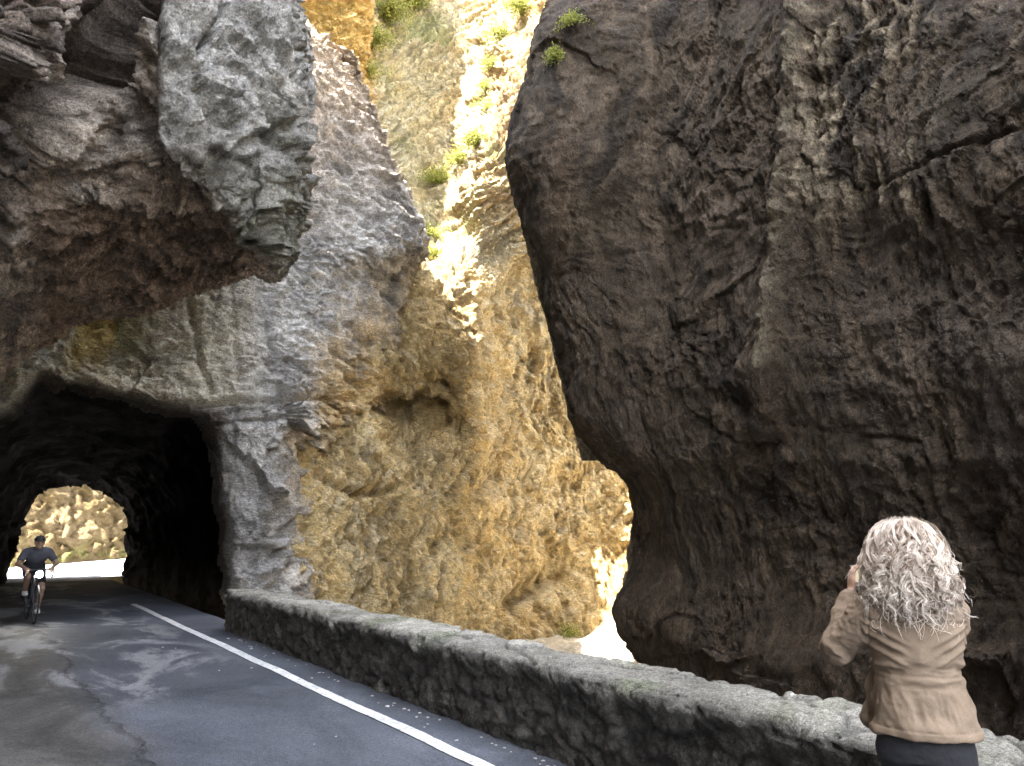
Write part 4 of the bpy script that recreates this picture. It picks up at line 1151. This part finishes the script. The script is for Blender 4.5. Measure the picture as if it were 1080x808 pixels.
# ------------------------------------------------------------------ the cyclist in the tunnel
def build_cyclist():
    gx, gy, _ = G0(31, 656)
    RZ = math.pi + R(4)                       # local +y is the riding direction: towards the viewpoint
    bike = empty('bicycle', (gx, gy, .01), RZ)
    tag(bike, 'dark road bicycle with its front lamp lit, ridden out of the tunnel', 'bicycle')
    m_fr = simple_mat('bicycle_paint', (.03, .03, .035), .35, .1); m_ty = simple_mat('tyre_rubber', (.015, .015, .016), .85, .2)
    m_al = simple_mat('dark_alloy', (.10, .10, .105), .45, .1, metallic=.6)
    fw, bw, r = (0, .52, .335), (0, -.48, .335), .322
    for c in (fw, bw):
        wr = tubes('wheel', [((0 - .03, c[1], c[2]), (.03, c[1], c[2]), .018, .018)], m_al, bike)
        torus('tyre', c, r, .0135, m_ty, wr); torus('rim', c, r - .022, .010, m_al, wr)
        sp_ = []
        for k in range(20):
            a = k / 20 * 2 * math.pi; o = .022 * (1 if k % 2 else -1)
            sp_.append(((o, c[1], c[2]), (0, c[1] + (r - .025) * math.cos(a), c[2] + (r - .025) * math.sin(a)), .0016, .0016))
        tubes('spokes', sp_, m_al, wr, 4)
    bb, st, ht, hb = (0, -.07, .27), (0, -.22, .80), (0, .33, .86), (0, .36, .70)
    tubes('frame', [(bb, st, .017, .016), (st, ht, .016, .016), (bb, hb, .020, .020), (ht, hb, .021, .021),
                    ((.02, -.07, .27), (.05, bw[1], bw[2]), .009, .008), ((-.02, -.07, .27), (-.05, bw[1], bw[2]), .009, .008),
                    ((.015, st[1], .78), (.05, bw[1], bw[2]), .008, .008), ((-.015, st[1], .78), (-.05, bw[1], bw[2]), .008, .008),
                    (st, (0, -.25, .93), .013, .013)], m_fr, bike)
    tubes('fork', [(hb, (.045, .38, .64), .014, .014), (hb, (-.045, .38, .64), .014, .014), ((.045, .38, .64), (.05, fw[1], fw[2]), .013, .009), ((-.045, .38, .64), (-.05, fw[1], fw[2]), .013, .009)], m_fr, bike)
    tubes('handlebar', [(ht, (0, .36, .92), .015, .015), ((0, .36, .92), (0, .42, .925), .014, .014), ((-.21, .42, .925), (.21, .42, .925), .0135, .0135)] +
          [q for s_ in (-1, 1) for q in (((s_ * .21, .42, .925), (s_ * .215, .50, .915), .0135, .0135), ((s_ * .215, .50, .915), (s_ * .215, .52, .85), .0135, .0135),
           ((s_ * .215, .52, .85), (s_ * .215, .46, .795), .0135, .0135), ((s_ * .215, .46, .795), (s_ * .215, .39, .79), .0135, .0135))], m_fr, bike)
    f = Field((-.09, -.40, .88), (.09, -.08, 1.0), .006)
    f.ell((0, -.30, .945), (.066, .085, .022), .03); f.cap((0, -.27, .945), (0, -.14, .945), .032, .016, .03); f.mesh('saddle', m_ty, bike)
    cr = tubes('crank', [((-.07, -.07, .27), (.07, -.07, .27), .016, .016), ((.075, -.07, .27), (.085, -.10, .43), .011, .009), ((-.075, -.07, .27), (-.085, -.04, .11), .011, .009)], m_al, bike)
    for s_, q in ((1, (.12, -.10, .43)), (-1, (-.12, -.04, .11))): rbox('pedal', q, (.09, .07, .02), m_ty, cr, .004)
    lamp = tubes('headlight', [((0, .50, .85), (0, .56, .85), .034, .060), ((0, .45, .90), (0, .50, .86), .008, .008)], m_fr, bike, 16)
    me_l = bpy.data.materials.new('lit_lamp'); me_l.use_nodes = True; b = me_l.node_tree.nodes['Principled BSDF']
    b.inputs['Emission Color'].default_value = (1, .95, .86, 1); b.inputs['Emission Strength'].default_value = 60.0
    f = Field((-.08, .53, .77), (.08, .60, .93), .004); f.ell((0, .562, .85), (.058, .014, .058), .0); f.mesh('lens', me_l, lamp)

    man = empty('person', (gx, gy, .01), RZ)
    tag(man, 'cyclist in a dark helmet and pale short sleeved shirt riding out of the tunnel', 'person')
    f = Field((-.46, -.50, .04), (.46, .62, 1.66), .0085)
    HC = np.array([.0, .16, 1.395]); head(f, HC)
    f.cap((0, .05, 1.25), HC + [0, -.02, -.06], .062, .056, .03)
    f.cap((0, -.26, 1.00), (0, -.06, 1.12), .135, .125, .05); f.cap((-.06, .00, 1.19), (.06, .00, 1.19), .12, .12, .05)
    f.cap((-.15, .03, 1.24), (.15, .03, 1.24), .06, .06, .04)
    for s_, hz in ((-1, .11), (1, .43)):
        S_, E_, W_ = (s_ * .185, .04, 1.23), (s_ * .300, .16, 1.02), (s_ * .215, .40, .955)
        f.cap(S_, E_, .052, .042, .03); f.cap(E_, W_, .040, .029, .015)
        hand(f, W_, (-.15 * s_, .9, -.25), (-.3 * s_, -.3, -.9), s_, 1.0, (.7, .7, .7, .7))
        py = -.10 if hz > .3 else -.04
        an = np.array([s_ * .105, py - .06, hz + .10]); hip = np.array([s_ * .095, -.25, .97])
        kn = np.array([s_ * .125, .12 if hz > .3 else .05, .78 if hz > .3 else .58])
        f.cap(hip, kn, .088, .056, .05); f.cap(kn, kn + (an - kn) * .35 + [0, -.012, 0], .054, .057, .02); f.cap(kn + (an - kn) * .35, an, .052, .035, .02)
        f.ell(an + [0, .06, -.055], (.042, .115, .034), .03)
    f.mesh('body', simple_mat('shaded_skin', (.24, .145, .10), .6, .12, 30), man)  # skin coloured darker so the rider reads as backlit
    f = Field((-.40, -.46, .90), (.40, .30, 1.36), .009)
    f.cap((0, -.24, 1.01), (0, -.06, 1.12), .150, .142, .05); f.cap((-.06, .00, 1.18), (.06, .00, 1.18), .137, .137, .05)
    f.cap((-.15, .03, 1.235), (.15, .03, 1.235), .074, .074, .04); f.cap((0, .06, 1.25), (0, .09, 1.285), .075, .07, .03)
    for s_ in (-1, 1): f.cap((s_ * .185, .04, 1.225), (s_ * .255, .113, 1.105), .070, .064, .03)
    f.mesh('shirt', cloth_mat('shaded_jersey', (.055, .055, .066), (.085, .085, .10)), man, lambda v, n: .009 * fbm(v * 9, 3, 831))  # light shirt given a dark colour to stand for the tunnel shade
    f = Field((-.28, -.46, .60), (.28, .22, 1.06), .009)
    f.cap((0, -.27, .975), (0, -.20, 1.02), .148, .140, .05)
    for s_ in (-1, 1):
        kn = np.array([s_ * .125, .12 if s_ > 0 else .05, .78 if s_ > 0 else .58]); hip = np.array([s_ * .095, -.25, .965])
        f.cap(hip, hip + (kn - hip) * .72, .098, .078, .05)
    f.mesh('shorts', m_denim, man, lambda v, n: .006 * fbm(v * 9, 3, 832))
    f = Field((-.14, -.04, 1.36), (.14, .34, 1.56), .006)
    f.ell(HC + [0, -.005, .048], (.092, .122, .088), .01); f.cut_below(1.422)
    f.ell(HC + [0, .10, .042], (.062, .050, .010), .012)
    f.mesh('helmet', simple_mat('helmet_shell', (.02, .02, .024), .35, .15), man, lambda v, n: -.010 * (np.abs(np.sin(v[:, 0] * 62)) > .86) * (v[:, 2] > 1.45))
    for s_, hz in ((-1, .11), (1, .43)):
        py = -.10 if hz > .3 else -.04
        c = np.array([s_ * .105, py, hz + .045])
        f = Field(c - [.08, .16, .06], c + [.08, .18, .10], .007); f.ell(c + [0, .005, 0], (.050, .132, .040), .02); f.ell(c + [0, -.06, .03], (.045, .055, .05), .03)
        f.mesh('shoe', simple_mat('pale_shoe', (.55, .55, .53), .6, .1), man)
    for s_ in (-1, 1):
        f = Field(HC + [s_ * .031 - .02, .055, -.02], HC + [s_ * .031 + .02, .105, .03], .004); f.ell(HC + [s_ * .031, .082, .004], (.013, .009, .009), 0)
        f.mesh('eye', simple_mat('dark_glasses', (.01, .01, .01), .1, .05), man)
build_cyclist()

# ------------------------------------------------------------------ loose pale chips along the foot of the parapet
def build_chips():
    m = simple_mat('pale_stone_chip', (.36, .345, .315), .85, .3, 60, .003)
    meshes = []
    for k in range(6):
        bm = bmesh.new(); bmesh.ops.create_icosphere(bm, subdivisions=2, radius=1)
        off = np.random.default_rng(40 + k).normal(size=3)
        for v in bm.verts:
            q = np.array([v.co[:]], np.float32)
            s_ = 1 + .45 * float(perlin(q * 1.3 + off * 9, 50 + k)[0]); v.co = v.co * s_
            v.co.z *= .4
        me = bpy.data.meshes.new('stone_chip'); bm.to_mesh(me); bm.free(); me.materials.append(m); meshes.append(me)
    rs = np.random.default_rng(11)
    for k in range(64):
        Y = 3.6 + 9.0 * rs.random() ** 1.1; X = 3.52 - abs(rs.normal()) * .12 if k % 8 else rs.uniform(2.0, 3.0)
        s_ = rs.uniform(.006, .015) * (1.5 if rs.random() < .12 else 1)
        o = link(bpy.data.objects.new('stone_chip', meshes[k % 6])); z = float((.02 * fbm(np.array([[X, Y, 0]]) * .5, 3, 611) + .006 * fbm(np.array([[X, Y, 0]]) * 2.5, 3, 612))[0])
        o.location = (X, Y, z + s_ * .22); o.scale = (s_ * rs.uniform(.8, 1.6), s_ * rs.uniform(.8, 1.4), s_); o.rotation_euler = (0, 0, rs.uniform(0, 6.28))
        tag(o, 'small pale chip of stone lying loose on the asphalt by the parapet', 'stone chip', 'pale stone chips scattered on the road')
build_chips()

# ------------------------------------------------------------------ plants rooted in the rock
def surf_point(obj, u, v):
    if 'pv' not in CACHE.setdefault(obj, {}):
        p = np.zeros(len(obj.data.vertices) * 3, np.float32); obj.data.vertices.foreach_get('co', p); p = p.reshape(-1, 3)
        CACHE[obj]['pv'] = p; CACHE[obj]['uv'] = project(p)
    p = CACHE[obj]['pv']; pu, pv = CACHE[obj]['uv']
    d = np.hypot(pu - u, pv - v); m = np.where(d < 7)[0]
    if not len(m): m = np.array([d.argmin()])
    i = m[np.linalg.norm(p[m] - [0, 0, EYE], axis=1).argmin()]
    return p[i]
CACHE = {}
def leaf_mat(name, a, b_):
    m, nt, b = mat_new(name)
    oi = N(nt, 'ShaderNodeNewGeometry').outputs['Random Per Island']
    nt.links.new(ramp(nt, oi, [(0, a), (1, b_)]), b.inputs['Base Color'])
    b.inputs['Roughness'].default_value = .6; b.inputs['Specular IOR Level'].default_value = .25
    tr = N(nt, 'ShaderNodeBsdfTranslucent'); nt.links.new(ramp(nt, oi, [(0, a), (1, b_)]), tr.inputs['Color'])
    mx = N(nt, 'ShaderNodeMixShader'); mx.inputs[0].default_value = .4
    nt.links.new(b.outputs[0], mx.inputs[1]); nt.links.new(tr.outputs[0], mx.inputs[2])
    nt.links.new(mx.outputs[0], nt.nodes['Material Output'].inputs[0])
    return m
m_leaf = leaf_mat('fresh_leaf', (.13, .16, .03), (.34, .34, .08)); m_stem = simple_mat('plant_stem', (.16, .12, .06), .8, .3)
def plant(name, label, loc, size, n, seed, droop=.3, leaf=.05, squash=(1, 1, .8)):
    n = int(n * 2.2); leaf *= .6
    rs = np.random.default_rng(seed); squash = (rs.uniform(.6, 1.5), rs.uniform(.6, 1.5), rs.uniform(.5, 1.2)); droop = droop + rs.uniform(0, .5)
    root = empty(name, [float(q) for q in loc])
    tag(root, label, 'plant')
    ps, rd, V, Fc = [], [], [], []
    ns = max(8, n // 40)
    for k in range(ns):
        d = rs.normal(size=3) * [1, 1, .7]; d[2] = abs(d[2]) * .8 + .1; d[:2] += np.array([-loc[0], -loc[1]]) / np.hypot(*loc[:2]) * .6; d /= np.linalg.norm(d)
        L = size * rs.uniform(.5, 1.0); t = np.linspace(0, 1, 7)[:, None]
        p = d * L * t * np.array(squash) + np.array([0, 0, -droop * L]) * t ** 2 + rs.normal(size=(7, 3)) * .02 * L
        ps.append(p); rd.append(np.linspace(.012, .003, 7) * size)
        for j in range(n // ns):
            q = p[rs.integers(1, 7)] + rs.normal(size=3) * .15 * size
            a = rs.normal(size=3); a /= np.linalg.norm(a); b_ = np.cross(a, rs.normal(size=3)); b_ /= np.linalg.norm(b_)
            l = leaf * rs.uniform(.6, 1.3); c_ = np.cross(a, b_) * l * .14
            o = len(V); V += [q - a * l, q - b_ * l * .42 + c_, q + a * l, q + b_ * l * .42 + c_]; Fc.append([o, o + 1, o + 2, o + 3])
    v, f, _ = tube_np(ps, rd, 4)
    np_mesh('stems', v, f, m_stem, None, root); np_mesh('foliage', np.array(V), np.array(Fc), m_leaf, None, root, False)
    return root
OB = bpy.data.objects
gw, cw = OB['gorge_wall'], OB['canyon_wall']
for i, (ob, u, v, sz, n, leaf, nm, lb) in enumerate([
    (gw, 581, 54, .40, 460, .05, 'fern', 'bright green fern on the left edge of the dark gorge wall, lower of two'),
    (gw, 601, 16, .40, 420, .05, 'fern', 'bright green fern on the dark gorge wall near the top of the picture'),
    (cw, 414, 16, 1.7, 1700, .10, 'shrub', 'largest green shrub, high on the pale wall beside the orange rock'),
    (cw, 440, -4, 1.5, 1200, .10, 'shrub', 'green shrub at the top edge just right of the largest shrub'),
    (cw, 402, 46, 1.1, 900, .09, 'shrub', 'green shrub just below the largest one, at the orange rock edge'),
    (cw, 396, 74, .8, 420, .08, 'shrub', 'lowest and thinnest of the shrubs hanging beside the orange rock'),
    (cw, 545, 4, 1.1, 900, .10, 'shrub', 'yellow green shrub at the top of the sunlit streak'),
    (cw, 524, 34, 1.0, 700, .09, 'shrub', 'yellow green shrub on the sunlit ledge near the top, left of another'),
    (cw, 512, 66, .7, 420, .08, 'shrub', 'small yellow green shrub on the left rim of the tan buttress'),
    (cw, 463, 182, 1.0, 800, .09, 'shrub', 'yellow green shrub at the left end of the blazing sunlit slope'),
    (cw, 478, 166, .8, 560, .08, 'shrub', 'spreading yellow green shrub touching the one at the slope end'),
    (cw, 498, 142, .9, 640, .09, 'shrub', 'yellow green shrub halfway up the blazing sunlit slope'),
    (cw, 508, 112, .7, 380, .08, 'shrub', 'small yellow green shrub above the middle of the sunlit slope'),
    (cw, 506, 86, .6, 300, .08, 'shrub', 'small shrub in the shaded groove left of the tan buttress'),
    (cw, 462, 262, .7, 420, .08, 'shrub', 'small green shrub on the brow above the hollow in the golden wall'),
    (cw, 452, 240, .6, 300, .07, 'shrub', 'small shrub where the grey cliff edge meets the golden wall'),
    (cw, 600, 664, .8, 420, .06, 'shrub', 'low yellowish bush on the gorge floor against the golden wall'),
    (cw, 636, 672, .6, 320, .06, 'shrub', 'low yellowish bush on the gorge floor nearest the dark wall'),
]):
    plant(nm, lb, surf_point(ob, u, v), sz, n, 900 + i, .55 if nm == 'fern' else .2, leaf)
#@@END_THINGS

#@@LIGHT
# ------------------------------------------------------------------ sky, sun, camera
SUN_HEAD, SUN_EL = 264.0, 63.0
w = bpy.data.worlds.new('World'); scene.world = w; w.use_nodes = True
nt = w.node_tree; bg = nt.nodes['Background']
sky = nt.nodes.new('ShaderNodeTexSky'); sky.sky_type = 'NISHITA'; sky.sun_disc = False
sky.sun_elevation = R(SUN_EL); sky.sun_rotation = R(SUN_HEAD); sky.altitude = 200
sky.dust_density = 2.5
hs = nt.nodes.new('ShaderNodeHueSaturation'); hs.inputs['Saturation'].default_value = .38
nt.links.new(sky.outputs[0], hs.inputs['Color']); nt.links.new(hs.outputs[0], bg.inputs[0]); bg.inputs[1].default_value = .15
s = bpy.data.lights.new('sun', 'SUN'); s.energy = 4.0; s.angle = R(.53); s.color = (1, .93, .82)
so = link(bpy.data.objects.new('sun', s))
dv = Vector((math.sin(R(SUN_HEAD)) * math.cos(R(SUN_EL)), math.cos(R(SUN_HEAD)) * math.cos(R(SUN_EL)), math.sin(R(SUN_EL))))
so.rotation_euler = dv.to_track_quat('Z', 'Y').to_euler(); so.location = dv * 90

cam = bpy.data.cameras.new('camera'); cam.sensor_width = 36; cam.lens = F / 1080 * 36; cam.clip_end = 2000; cam.clip_start = .05
co = link(bpy.data.objects.new('camera', cam)); co.location = (0, 0, EYE)
co.rotation_euler = (R(90) + PITCH, 0, -HEAD)
scene.camera = co
vs = scene.view_settings
scene.display_settings.display_device = 'sRGB'
vs.view_transform = 'Standard'; vs.look = 'None'; vs.gamma = 1; vs.use_curve_mapping = False; vs.exposure = 4.2
scene.cycles.use_denoising = True
scene.cycles.max_bounces = 8; scene.cycles.diffuse_bounces = 6
scene.cycles.sample_clamp_indirect = 6
